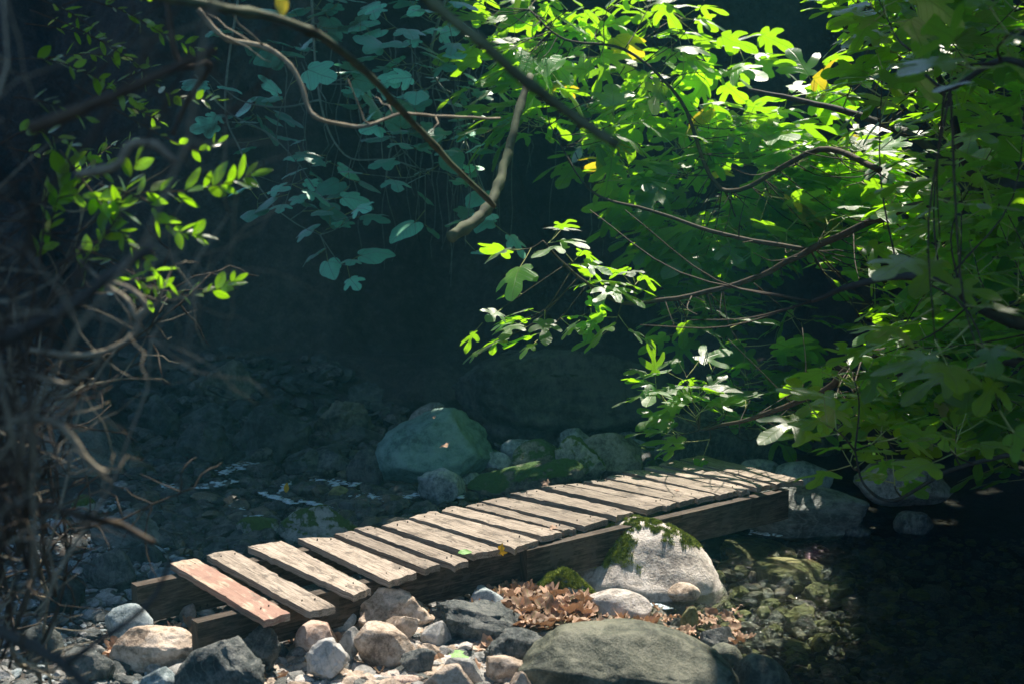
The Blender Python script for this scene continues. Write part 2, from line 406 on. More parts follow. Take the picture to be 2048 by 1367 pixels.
# stream
wx = list(np.arange(-3.6, 4.8, .1)); wy = list(np.arange(-6, 11, .1))
mb = MB(); mb.add([(x, y, .012 * noise.noise(Vector((x * 2.2, y * 2.2, 0)))) for y in wy for x in wx],
                  [(j * len(wx) + i, j * len(wx) + i + 1, (j + 1) * len(wx) + i + 1, (j + 1) * len(wx) + i) for j in range(len(wy) - 1) for i in range(len(wx) - 1)])
o = mb.build('water', [M['water']]); tag(o, kind='structure')

# ------------------------------------------------------------------ rocks
_ico = {}
def ico(sub):
    if sub not in _ico:
        import bmesh
        bm = bmesh.new(); bmesh.ops.create_icosphere(bm, subdivisions=sub, radius=1)
        _ico[sub] = ([v.co.copy() for v in bm.verts], [tuple(v.index for v in f.verts) for f in bm.faces]); bm.free()
    return _ico[sub]
def rock_mesh(name, size, seed, mat, sub=4, facets=7, cut=.78, rough=.12, soft=1.0, nscale=1.3, strata=0.0, peak=0.0):
    r = random.Random(seed); vs, fs = ico(sub)
    planes = []
    if facets >= 7: cut -= .07
    for _ in range(int(facets * 2.4) + 4):
        n = Vector((r.gauss(0, 1), r.gauss(0, 1), r.gauss(0, .8))).normalized(); planes.append((n, r.uniform(cut - .02, cut + .26)))
    so = Vector((r.uniform(-50, 50), r.uniform(-50, 50), r.uniform(-50, 50)))
    out = []
    for v in vs:
        q = v * (1 + .22 * noise.noise(v * .9 + so))
        for n, d in planes:
            e = q.dot(n) - d
            if e > 0: q -= n * e * soft
        nz = noise.fractal(v * nscale * 1.6 + so, .9, 2.0, 5 if sub >= 4 else 3)
        q += v * nz * rough * .45
        if strata: q += v * strata * noise.noise(Vector((q.x * 1.2, q.y * 1.2, q.z * 9)) + so)
        if sub >= 5:
            q += v * noise.fractal(q * 7 + so, .8, 2.1, 4) * rough * .22
            c = noise.noise(q * 2.3 + so * 2); q -= v * max(0, .06 - abs(c)) * rough * 3.5
        out.append(q)
    if peak: out = [Vector((q.x * (1 - peak * (q.z + .6) / 1.6 if q.z > -.6 else 1), q.y * (1 - peak * .7 * (q.z + .6) / 1.6 if q.z > -.6 else 1), q.z)) for q in out]
    mx = [max(abs(q[i]) for q in out) for i in range(3)]
    mb = MB(); mb.add([(q.x / mx[0] * size[0], q.y / mx[1] * size[1], q.z / mx[2] * size[2]) for q in out], fs)
    return mb.mesh(name, [mat])
ROCKS = []
def boulder(x0, y0, x1, y1, zb, mat, label, depth=.8, roll=0, seed=0, sub=4, facets=7, cut=.75, rough=.12, name='stone', cat='stone', yaw=0, bury=.35, group=None, soft=.85, wmul=1.04, tiltx=0, strata=None, peak=0.0):
    """a stone standing where its foot is at picture height y1 on ground height zb"""
    cx = (x0 + x1) / 2
    f = at_z(cx, y1, zb); Y0 = f.y
    w = (x1 - x0) / FPX * Y0 * 1.02 / 2 * wmul
    ry = w * depth; Yc = Y0 + ry * .75
    w = (x1 - x0) / FPX * Yc / 2 * wmul
    top = at_y(cx, y0, Yc - ry * .15).z
    h = max(.02, top - zb); sz = h * (1 + bury) / 2
    cr, sr = abs(math.cos(roll)), abs(math.sin(roll))
    # unrolled half sizes so that the rolled silhouette still fills the box
    a, b = w, sz
    if roll:
        den = max(.3, cr * cr - sr * sr); a2 = (w * w * cr * cr - sz * sz * sr * sr) / max(.15, (cr ** 4 - sr ** 4)); b2 = (sz * sz * cr * cr - w * w * sr * sr) / max(.15, (cr ** 4 - sr ** 4))
        a = math.sqrt(max(a2, w * w * .5)); b = math.sqrt(max(b2, sz * sz * .12))
    if strata is None: strata = .05 if mat in (M['slate'], M['dark'], M['mossy']) else .012
    me = rock_mesh(name, (a * 1.02, ry, b * 1.02), seed * 13 + 5, mat, sub, facets, cut, rough, 1.0, 1.3, strata, peak)
    c = at_y(cx, 700, Yc); 
    o = link(name, me, None, (c.x, Yc, top - sz), (tiltx, roll, yaw))
    ROCKS.append((c.x, Yc, w, ry, top)); tag(o, label, cat, group)
    return o
B = boulder
# foreground, sunlit gravel bank
white = B(1122, 1046, 1466, 1200, -.02, M['white'], 'big pale boulder with moss patches in front of the bridge', .75, .06, 3, 5, 3, .84, .07, 'boulder', 'boulder', bury=.6, peak=.55, strata=.012)
B(1050, 1250, 1500, 1440, .0, M['olive'], 'long smooth olive green boulder at the bottom edge of the water', .62, .17, 8, 5, 6, .72, .10, 'boulder', 'boulder', bury=.3)
B(1172, 1180, 1310, 1243, .02, M['white'], 'pale oval stone in front of the big white boulder', .6, .05, 4, 4, 4, .85, .07, bury=.4)
B(1340, 1166, 1410, 1203, .0, M['tan'], 'small rounded tan stone at the right foot of the white boulder', .7, 0, 5, 4, 4, .85, .06)
B(1062, 1138, 1190, 1222, .02, M['mossy'], 'slanting grey stone with a moss cap left of the white boulder', .6, .45, 6, 5, 7, .7, .12)
B(862, 1203, 1062, 1300, .05, M['slate'], 'jagged green grey rock in front of the bridge, left of the dry leaves', .7, .35, 7, 5, 11, .62, .20, bury=.4)
B(950, 1258, 1090, 1342, .05, M['slate'], 'angular dark slate block beside the long olive boulder', .7, .08, 9, 5, 12, .60, .18, bury=.4)
B(690, 1178, 862, 1275, .06, M['tan'], 'largest tan rock leaning against the bridge beam', .7, .1, 10, 5, 9, .66, .12, bury=.35)
B(748, 1214, 826, 1290, .07, M['tan'], 'brown angular block wedged in front of the largest tan rock', .6, .25, 11, 4, 12, .6, .10)
B(700, 1243, 822, 1328, .08, M['tan'], 'slanting brown oblong stone below the largest tan rock', .55, .5, 12, 5, 6, .78, .08)
B(575, 1243, 664, 1305, .08, M['pink'], 'round pinkish stone near the sunlit bridge end', .75, 0, 13, 5, 4, .85, .05)
B(596, 1280, 692, 1356, .09, M['grey'], 'smooth blocky grey stone below the pinkish stone', .6, -.35, 14, 5, 9, .62, .12)
B(650, 1221, 704, 1266, .08, M['blue'], 'small blue grey stone between the pinkish stone and the bridge', .8, .1, 15, 4, 9, .66, .08)
B(664, 1255, 720, 1320, .08, M['grey'], 'flat grey stone right of the blocky grey stone', .7, .3, 16, 4, 9, .66, .1)
B(322, 1270, 515, 1420, .08, M['slate'], 'large dark mottled rock at the lower left, bottom edge', .7, -.2, 17, 5, 9, .66, .13, 'boulder', 'boulder')
B(455, 1252, 548, 1345, .08, M['slate'], 'dark veined rock right of the large mottled rock', .7, .3, 18, 5, 9, .66, .12)
B(428, 1238, 545, 1292, .10, M['slate'], 'long dark grey stone touching the front beam end', .5, .03, 19, 4, 5, .75, .08)
B(196, 1250, 402, 1345, .07, M['tan'], 'long mottled tan rock at the lower left behind the twigs', .5, -.18, 20, 5, 7, .7, .12)
B(188, 1210, 292, 1290, .06, M['blue'], 'flat topped blue grey rock left of the back beam end', .7, .08, 21, 4, 7, .7, .09)
B(374, 1213, 418, 1242, .06, M['striped'], 'small white and grey striped stone under the bridge end', .7, .2, 22, 4, 3, .85, .05)
B(340, 1206, 376, 1250, .07, M['grey'], 'upright grey stone beside the striped stone', .7, .1, 23, 4, 5, .75, .08)
B(250, 1335, 330, 1400, .09, M['blue'], 'bluish stone at the bottom edge left of the mottled rock', .7, .1, 24, 4, 7, .7, .1)
B(362, 1320, 446, 1390, .10, M['tan'], 'tan stone lying against the large mottled rock', .5, .35, 25, 4, 9, .66, .1)
B(445, 1330, 498, 1385, .10, M['grey'], 'rounded grey brown stone at the bottom right of the mottled rock', .7, .1, 26, 4, 5, .75, .1)
B(962, 1308, 1058, 1362, .07, M['tan'], 'brown flat stone at the left foot of the long olive boulder', .6, .08, 27, 4, 8, .68, .1)
B(1012, 1342, 1066, 1400, .07, M['tan'], 'tan stone at the bottom edge beside the olive boulder', .7, 0, 28, 4, 8, .7, .1)
B(838, 1322, 945, 1400, .09, M['tan'], 'brown ridged stone at the bottom edge of the gravel', .6, -.1, 29, 4, 9, .66, .12)
B(885, 1316, 972, 1366, .09, M['grey'], 'grey slab on the gravel behind the brown ridged stone', .6, .15, 30, 4, 9, .66, .08)
B(932, 1178, 1022, 1240, .04, M['blue'], 'pale blue grey stone left of the dry leaf pile', .7, .25, 31, 4, 8, .68, .07)
B(790, 1298, 866, 1342, .09, M['slate'], 'flat dark slate stone in the middle of the gravel', .6, -.12, 32, 4, 8, .7, .08)
B(828, 1238, 900, 1300, .07, M['grey'], 'cracked pale grey stone right of the brown oblong stone', .7, .2, 33, 4, 9, .66, .1)
B(1370, 1212, 1408, 1268, -.02, M['algae'], 'upright green stone in the shallow water', .7, .1, 34, 4, 4, .85, .06)
B(1395, 1245, 1490, 1320, -.04, M['slate'], 'dark angular rock behind the right end of the olive boulder', .7, .1, 35, 4, 9, .66, .1)
B(1478, 1305, 1606, 1420, -.05, M['olive'], 'dark round stone in the water at the bottom right', .8, 0, 36, 4, 4, .82, .06)
B(1418, 1288, 1500, 1350, -.04, M['olive'], 'small olive stone between the long boulder and the round one', .7, .1, 37, 4, 6, .75, .08)
# under water on the right
for k, (a, b, c, d, lab) in enumerate([(1525, 1112, 1675, 1180, 'largest yellow green algae stone under the water'), (1615, 1168, 1722, 1208, 'flat algae stone under the water right of the largest one'),
        (1436, 1112, 1530, 1156, 'algae stone under the water beside the white boulder'), (1440, 1082, 1608, 1130, 'long algae stone under the water by the bridge beam'),
        (1650, 1140, 1740, 1172, 'brown sunken stone behind the flat algae stone'), (1560, 1235, 1640, 1262, 'dim sunken stone in the dark right hand water')]):
    B(a, b, c, d, -.085, M['algae'] if k < 4 else M['bed'], lab, .9, .05, 50 + k, 4, 8, .68, .12, bury=.6)
# right bank stones
B(1484, 972, 1774, 1074, .0, M['leftrock'], 'big blue grey boulder at the far end of the bridge, dark wet foot', .6, .02, 60, 5, 6, .75, .09, 'boulder', 'boulder')
B(1720, 922, 1915, 1002, .1, M['grey'], 'wide flat grey boulder half hidden by fig leaves', .7, .1, 61, 4, 6, .75, .08, 'boulder', 'boulder')
B(1484, 918, 1566, 966, .06, M['blue'], 'pale blue stone behind the far plank end', .7, .05, 62, 4, 5, .8, .07)
B(1556, 922, 1670, 985, .05, M['blue'], 'pale sloping stone behind the big blue grey boulder', .8, .15, 63, 4, 6, .75, .08)
B(1800, 1022, 1880, 1066, .0, M['slate'], 'small dark stone at the right hand water edge', .7, 0, 64, 4, 6, .75, .1)
B(1690, 1046, 1760, 1080, -.02, M['slate'], 'low wet stone below the big blue grey boulder', .7, 0, 65, 4, 6, .75, .1)
# behind the bridge
B(738, 818, 988, 968, .0, M['teal'], 'big smooth green grey boulder standing in the stream', .7, -.05, 70, 5, 6, .76, .12, 'boulder', 'boulder', bury=.3)
B(812, 800, 905, 870, .1, M['grey'], 'olive stone peeping out behind the big smooth boulder', .7, .1, 71, 4, 7, .7, .08)
B(832, 936, 930, 1000, .0, M['blue'], 'pointed stone at the foot of the big smooth boulder', .8, .2, 72, 4, 8, .68, .09)
B(940, 914, 1190, 1000, .0, M['verymossy'], 'long moss covered boulder right behind the bridge', .45, -.2, 73, 5, 7, .7, .13, 'boulder', 'boulder')
B(1022, 876, 1135, 950, .05, M['verymossy'], 'green mossy stone behind the long mossy boulder', .7, -.2, 74, 4, 6, .75, .1)
B(998, 876, 1068, 915, .08, M['blue'], 'small teal stone behind the green mossy stone', .7, 0, 75, 4, 6, .75, .08)
B(952, 903, 1026, 948, .02, M['blue'], 'pale teal stone between the two largest stream boulders', .7, .1, 76, 4, 6, .75, .08)
B(1114, 853, 1190, 905, .1, M['blue'], 'light stone behind the tan slab', .8, .1, 77, 4, 8, .68, .08)
B(1102, 880, 1212, 965, .06, M['mossy'], 'ridged rock with moss and bare streaks behind the bridge', .7, .5, 78, 5, 8, .64, .18)
B(1164, 866, 1296, 952, .05, M['grey'], 'broad olive grey slab rock behind the bridge', .7, .1, 79, 5, 8, .70, .08)
B(1116, 940, 1206, 975, .02, M['tan'], 'low tan stone just behind the planks', .6, -.05, 80, 4, 4, .85, .05)
B(1302, 815, 1500, 935, .05, M['slate'], 'dark blue rock behind the low fig spray', .7, .1, 81, 5, 8, .7, .12, 'boulder', 'boulder')
B(1410, 828, 1590, 930, .05, M['slate'], 'dark rock behind the far end of the bridge', .7, .2, 82, 5, 8, .7, .12, 'boulder', 'boulder')
B(1570, 838, 1720, 900, .1, M['slate'], 'flat dark rock under the fig tree', .7, .1, 83, 4, 8, .7, .12)
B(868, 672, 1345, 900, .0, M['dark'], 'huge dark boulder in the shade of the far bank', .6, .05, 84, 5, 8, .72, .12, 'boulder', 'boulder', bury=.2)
B(1066, 832, 1205, 880, .05, M['slate'], 'low dark slab in front of the huge shaded boulder', .5, .15, 85, 4, 7, .72, .1)
# in the stream
B(545, 1002, 712, 1095, -.02, M['mossy'], 'pyramid shaped mossy stone in the stream behind the planks', .8, .1, 90, 5, 9, .64, .1, peak=.45)
B(462, 1032, 560, 1085, -.03, M['mossy'], 'low green stone left of the pyramid shaped one', .7, 0, 91, 4, 7, .72, .1)
B(652, 972, 694, 996, -.01, M['algae'], 'small yellow stone in the stream', .8, 0, 92, 4, 5, .8, .06)
B(640, 996, 700, 1024, -.03, M['slate'], 'wet dark stone above the pyramid shaped one', .8, 0, 93, 4, 5, .8, .06)
B(690, 900, 780, 975, -.02, M['slate'], 'wet dark stone at the left foot of the big smooth boulder', .8, 0, 94, 4, 6, .75, .1)
B(600, 898, 700, 950, -.03, M['slate'], 'low dark stone splitting the current', .8, .1, 95, 4, 6, .75, .1)
# left bank
B(-160, 672, 275, 960, .05, M['leftrock'], 'huge slanting dark boulder on the left bank', .8, .62, 100, 5, 7, .72, .12, 'boulder', 'boulder', bury=.3)
B(175, 1010, 312, 1100, .05, M['leftrock'], 'dark layered slab on the left shore', .6, .35, 101, 5, 9, .62, .13)
B(150, 1098, 262, 1185, .06, M['slate'], 'grey blue slab left of the back beam', .8, -.1, 102, 4, 9, .62, .1)
B(128, 990, 178, 1034, .05, M['mossy'], 'round mossy stone near the foot of the slanting boulder', .8, 0, 103, 4, 5, .8, .1)
B(240, 1080, 320, 1135, .05, M['dark'], 'dark pointed stone on the left shore', .7, .2, 104, 4, 9, .62, .1)
B(325, 1112, 366, 1150, .02, M['blue'], 'small rounded blue stone behind the first plank', .8, 0, 105, 4, 4, .85, .06)
B(282, 1136, 346, 1170, .05, M['blue'], 'low rounded stone behind the back beam end', .8, 0, 106, 4, 4, .85, .06)
B(60, 1140, 160, 1230, .06, M['dark'], 'dark stone behind the bare twigs', .8, .2, 107, 4, 8, .7, .1)
B(210, 960, 246, 980, .04, M['grey'], 'small pale stone at the left water edge', .8, 0, 108, 4, 5, .8, .06)
B(95, 1290, 200, 1380, .06, M['slate'], 'dark stone in the lower left corner', .8, .2, 109, 4, 8, .7, .1)
B(0, 1230, 100, 1330, .06, M['dark'], 'dark lump of rock at the lower left picture edge', .8, .2, 110, 4, 8, .7, .1)
# far, dim
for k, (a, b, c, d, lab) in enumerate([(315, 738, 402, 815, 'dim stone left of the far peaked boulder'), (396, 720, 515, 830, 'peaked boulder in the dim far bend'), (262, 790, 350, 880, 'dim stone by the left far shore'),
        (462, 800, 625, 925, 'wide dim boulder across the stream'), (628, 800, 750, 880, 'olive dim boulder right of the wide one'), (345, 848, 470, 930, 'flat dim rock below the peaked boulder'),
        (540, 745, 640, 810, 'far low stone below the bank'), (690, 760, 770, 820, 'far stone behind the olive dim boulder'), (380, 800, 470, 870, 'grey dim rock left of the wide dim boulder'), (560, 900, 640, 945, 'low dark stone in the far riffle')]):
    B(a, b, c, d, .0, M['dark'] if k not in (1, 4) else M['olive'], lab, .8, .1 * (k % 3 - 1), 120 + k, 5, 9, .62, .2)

# ------------------------------------------------------------------ scattered stones
def on_bar(px, py): return at_z(px, py, .07)
protos = {}
for kind, mt in (('tan', 'tan'), ('grey', 'grey'), ('white', 'white'), ('slate', 'slate'), ('bed', 'bed'), ('pink', 'pink'), ('blue', 'blue')):
    protos[kind] = [rock_mesh('stone', (1, .75, .42), 300 + i * 7 + len(kind), M[mt], 4 if kind in ('tan', 'grey', 'bed') else 3, (6, 8, 11)[i % 3], (.72, .62, .56)[i % 3], .16) for i in range(4)]
BRIDGE_S = [(-1.75, 3.75), (-1.1, 3.6), (1.9, 5.6), (1.4, 6.3), (-.9, 4.75)]
def scatter(n, poly, size, kinds, label, group, ztest=None, zoff=.25, gap=.9, seed=1, name='stone', zmin=-9):
    r = random.Random(seed); xs_ = [p[0] for p in poly]; ys_ = [p[1] for p in poly]; placed = 0; tries = 0
    while placed < n and tries < n * 60:
        tries += 1
        px, py = r.uniform(min(xs_), max(xs_)), r.uniform(min(ys_), max(ys_))
        if not inpoly(px, py, poly): continue
        p = at_z(px, py, 0.0 if ztest is None else ztest); s = size[0] + (size[1] - size[0]) * r.random() ** 2.2
        if any(((p.x - a[0]) / (a[2] + s * gap)) ** 2 + ((p.y - a[1]) / (a[3] + s * gap)) ** 2 < 1 for a in ROCKS): continue
        z = max(gz(p.x, p.y), zmin)
        k = r.choice(kinds); me = r.choice(protos[k])
        sc = (s * r.uniform(.9, 1.3), s * r.uniform(.8, 1.1), s * r.uniform(.8, 1.25))
        o = link(name, me, None, (p.x, p.y, z + sc[2] * zoff), (r.uniform(-.3, .3), r.uniform(-.3, .3), r.uniform(0, 6.3)), sc)
        tag(o, label[k] if isinstance(label, dict) else label, 'stone', group)
        ROCKS.append((p.x, p.y, s * .9, s * .8, z + s)); placed += 1
LB = {'tan': 'small tan stone lying loose in the sunlit gravel', 'grey': 'small grey stone lying loose in the sunlit gravel', 'white': 'small whitish stone lying loose in the sunlit gravel', 'slate': 'small dark slate stone lying loose in the sunlit gravel', 'pink': 'small pinkish stone lying loose in the sunlit gravel', 'blue': 'small blue grey stone lying loose in the sunlit gravel'}
scatter(118, [(480, 1290), (580, 1240), (880, 1215), (1060, 1300), (1060, 1390), (470, 1390)], (.018, .06), ['tan', 'grey', 'tan', 'grey', 'white', 'grey', 'tan', 'tan', 'slate', 'pink'], LB, 'loose stones in the sunlit gravel', .07, .3, .75, 2)
scatter(28, [(0, 1050), (330, 1050), (380, 1200), (420, 1380), (0, 1390)], (.02, .07), ['slate', 'grey', 'slate', 'blue'], {'grey': 'small grey stone on the shaded left shore', 'slate': 'small dark stone on the shaded left shore', 'blue': 'small bluish stone on the shaded left shore'}, 'small stones on the shaded left shore', .05, .3, .8, 3)
scatter(38, [(1180, 1200), (1460, 1120), (1800, 1080), (2048, 1150), (2048, 1390), (1560, 1390)], (.02, .075), ['bed'], 'wet brown stone on the stream bed at the right', 'wet stones on the right stream bed', -.05, .5, .8, 4)
scatter(48, [(270, 930), (720, 930), (760, 1000), (650, 1070), (420, 1100), (280, 1050)], (.02, .08), ['bed', 'slate'], {'bed': 'wet brown stone in the riffle behind the bridge', 'slate': 'wet dark stone in the riffle behind the bridge'}, 'wet stones in the riffle behind the bridge', -.03, .4, .8, 5, zmin=-.03)
scatter(12, [(400, 1130), (900, 1090), (1050, 1130), (1100, 1190), (620, 1230), (440, 1230)], (.02, .06), ['grey', 'slate', 'blue'], 'small stone in the shade under the bridge', 'small stones under the bridge', .0, .4, .8, 6)

# gravel: uncountable small pebbles, one object for each bank
def gravel(n, poly, size, seed, name, mats, label, z0=.07, lift=.15, zmin=-9):
    r = random.Random(seed); mb = MB(); vs, fs = ico(1); vs2, fs2 = ico(2)
    for _ in range(n):
        for __ in range(40):
            px, py = r.uniform(min(p[0] for p in poly), max(p[0] for p in poly)), r.uniform(min(p[1] for p in poly), max(p[1] for p in poly))
            if inpoly(px, py, poly): break
        p = at_z(px, py, z0); s = size[0] + (size[1] - size[0]) * r.random() ** 2
        z = max(gz(p.x, p.y), zmin); a = r.uniform(0, 6.3); ca, sa = math.cos(a), math.sin(a); e = (r.uniform(.8, 1.5), r.uniform(.7, 1), r.uniform(.35, .75))
        tx = r.uniform(-.4, .4)
        ks = [r.uniform(.78, 1.18) for _ in range(len(vs2))]
        out = []
        for q, k in zip(vs2, ks):
            x, y, w = q.x * e[0] * k * s, q.y * e[1] * k * s, q.z * e[2] * k * s
            w += x * tx
            out.append((p.x + x * ca - y * sa, p.y + x * sa + y * ca, z + w + s * lift))
        mb.add(out, fs2, r.randrange(len(mats)), None, r.random())
    o = mb.build(name, [M[m] for m in mats], smooth=False); tag(o, label, 'gravel', kind='stuff'); return o
gravel(5200, [(430, 1290), (560, 1225), (880, 1190), (1180, 1200), (1120, 1300), (1080, 1410), (380, 1410)], (.006, .02), 11, 'gravel', ['tan', 'grey', 'white', 'tan', 'pink', 'grey'], 'fine pale gravel between the stones in the sun')
gravel(1400, [(0, 1000), (320, 1000), (420, 1150), (600, 1220), (420, 1410), (0, 1410)], (.008, .025), 12, 'gravel', ['slate', 'grey', 'blue'], 'fine dark gravel on the shaded left shore')
gravel(2600, [(1180, 1200), (1460, 1120), (1500, 1060), (2048, 1060), (2048, 1400), (1100, 1400)], (.008, .03), 13, 'gravel', ['bed', 'bed', 'slate', 'algae'], 'brown pebbles under the water at the right', -.08)
gravel(2400, [(250, 900), (1000, 900), (1100, 1000), (600, 1110), (330, 1130), (260, 1000)], (.01, .04), 14, 'gravel', ['bed', 'slate', 'bed'], 'wet pebbles under the water behind the bridge', -.08)

gravel(1800, [(430, 1290), (560, 1225), (880, 1190), (1180, 1200), (1120, 1300), (1080, 1410), (380, 1410)], (.012, .036), 15, 'gravel', ['tan', 'grey', 'grey', 'tan', 'slate', 'white'], 'broken angular stones packed between the larger ones in the sun')
gravel(420, [(440, 1290), (600, 1262), (900, 1262), (1060, 1320), (1060, 1410), (400, 1410)], (.022, .048), 21, 'rubble', ['tan', 'grey', 'slate', 'tan', 'white'], 'fist sized angular stones packed along the sunlit shore')
gravel(150, [(900, 920), (1000, 880), (1160, 860), (1310, 880), (1320, 930), (1150, 960), (960, 985)], (.04, .11), 22, 'rubble', ['mossy', 'blue', 'slate', 'verymossy'], 'mossy and slabby rubble filling the gaps between the boulders behind the bridge', .0, .3, -.03)
gravel(420, [(0, 1000), (320, 1000), (420, 1150), (600, 1220), (420, 1410), (0, 1410)], (.018, .045), 16, 'gravel', ['slate', 'grey', 'slate'], 'broken dark stones packed along the shaded left shore')
gravel(1300, [(240, 900), (520, 870), (760, 900), (980, 960), (1000, 1000), (600, 1110), (330, 1130), (260, 1000)], (.02, .075), 17, 'rubble', ['wet', 'wet', 'bed', 'slate'], 'wet broken stones standing out of the riffle behind the bridge', -.02, .25, -.035)
gravel(330, [(250, 780), (700, 790), (900, 880), (700, 930), (300, 930)], (.04, .11), 18, 'rubble', ['wet', 'dark', 'dark'], 'dim broken stones of the far stream bed', -.02, .5, -.03)
gravel(260, [(1200, 1190), (1460, 1110), (1760, 1110), (1850, 1200), (1500, 1390), (1300, 1290)], (.02, .05), 19, 'rubble', ['wet', 'bed', 'algae'], 'wet stones lying in the shallow water by the pale boulder', -.06, .3, -.05)
# pale blue flecks modelled on the water to stand in for sky glints
t = NT('glint_flecks'); p = t.n('ShaderNodeBsdfPrincipled'); p.inputs['Base Color'].default_value = (.55, .68, .72, 1); p.inputs['Roughness'].default_value = .12; p.inputs['Specular IOR Level'].default_value = .8
t.l(p.outputs[0], t.out.inputs[0]); M['glint_flecks'] = t.m
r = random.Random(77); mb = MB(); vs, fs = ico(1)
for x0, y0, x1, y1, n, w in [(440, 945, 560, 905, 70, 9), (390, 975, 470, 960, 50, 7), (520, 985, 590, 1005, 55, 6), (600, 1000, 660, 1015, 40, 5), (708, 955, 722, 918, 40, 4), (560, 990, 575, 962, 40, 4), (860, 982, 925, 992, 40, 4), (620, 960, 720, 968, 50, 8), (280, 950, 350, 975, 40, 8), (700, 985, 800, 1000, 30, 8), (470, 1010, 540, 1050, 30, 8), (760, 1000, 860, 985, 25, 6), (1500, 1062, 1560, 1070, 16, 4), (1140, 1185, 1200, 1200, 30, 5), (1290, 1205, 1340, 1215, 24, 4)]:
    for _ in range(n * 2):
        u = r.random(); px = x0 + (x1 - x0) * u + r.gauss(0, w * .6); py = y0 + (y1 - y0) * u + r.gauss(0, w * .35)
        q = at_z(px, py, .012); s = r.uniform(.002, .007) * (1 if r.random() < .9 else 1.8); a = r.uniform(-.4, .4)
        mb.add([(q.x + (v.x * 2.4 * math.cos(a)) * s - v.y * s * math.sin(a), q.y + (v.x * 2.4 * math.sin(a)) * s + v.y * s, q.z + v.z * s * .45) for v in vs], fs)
o = mb.build('glint_flecks', [M['glint_flecks']]); tag(o, 'small pale blue flecks standing in for glints on the riffle', 'glint_flecks', kind='stuff')
# ------------------------------------------------------------------ bridge
Q = [[(340, 1126), (390.6, 1114.7), (578.5, 1221.7), (528, 1236)], [(412.8, 1106.5), (464, 1096.3), (671.5, 1209), (617.8, 1220)], [(495.5, 1090.8), (563, 1081.6), (742, 1172), (706.7, 1189)], [(595.6, 1071), (662, 1071), (833, 1141), (778, 1162)], [(669.8, 1066), (701.6, 1060), (881, 1127.7), (850, 1137)], [(709, 1055), (741, 1049), (937, 1117.5), (908, 1126)], [(762, 1044.4), (812.6, 1035.4), (1002, 1096.5), (947, 1109)], [(820.5, 1032), (866, 1020.4), (1076, 1074.6), (1027, 1092)], [(881, 1017.7), (906, 1010.6), (1122.7, 1061), (1086, 1073.7)], [(930.6, 1007.4), (957.6, 1002), (1152.5, 1053), (1127.7, 1059)], [(963, 1001), (1007.4, 991.6), (1216, 1035.6), (1169, 1049)], [(1022.7, 983), (1069.6, 976), (1266.6, 1022), (1231, 1032)], [(1082, 971), (1121.4, 966), (1326, 1009.5), (1293.6, 1018)], [(1131.8, 966), (1156.7, 961.8), (1353.7, 1003), (1332.7, 1008.6)], [(1168, 959.7), (1204.4, 953.5), (1391, 995), (1360, 1002)], [(1208.5, 951), (1239.6, 945), (1430, 988.7), (1397, 994.8)], [(1246, 943), (1283, 936.8), (1474, 980), (1438.8, 987.6)], [(1290, 933.6), (1312.5, 929.7), (1500, 975.5), (1482, 979.4)], [(1319.5, 926.5), (1352, 919.7), (1540, 966.6), (1512, 973)], [(1360.8, 917), (1403, 908.8), (1603, 957.7), (1552, 966.6)]]
bridge = empty('footbridge', (0, 4.9, 0), 'low wooden footbridge of weathered planks crossing the stream', 'footbridge')
TH = .024
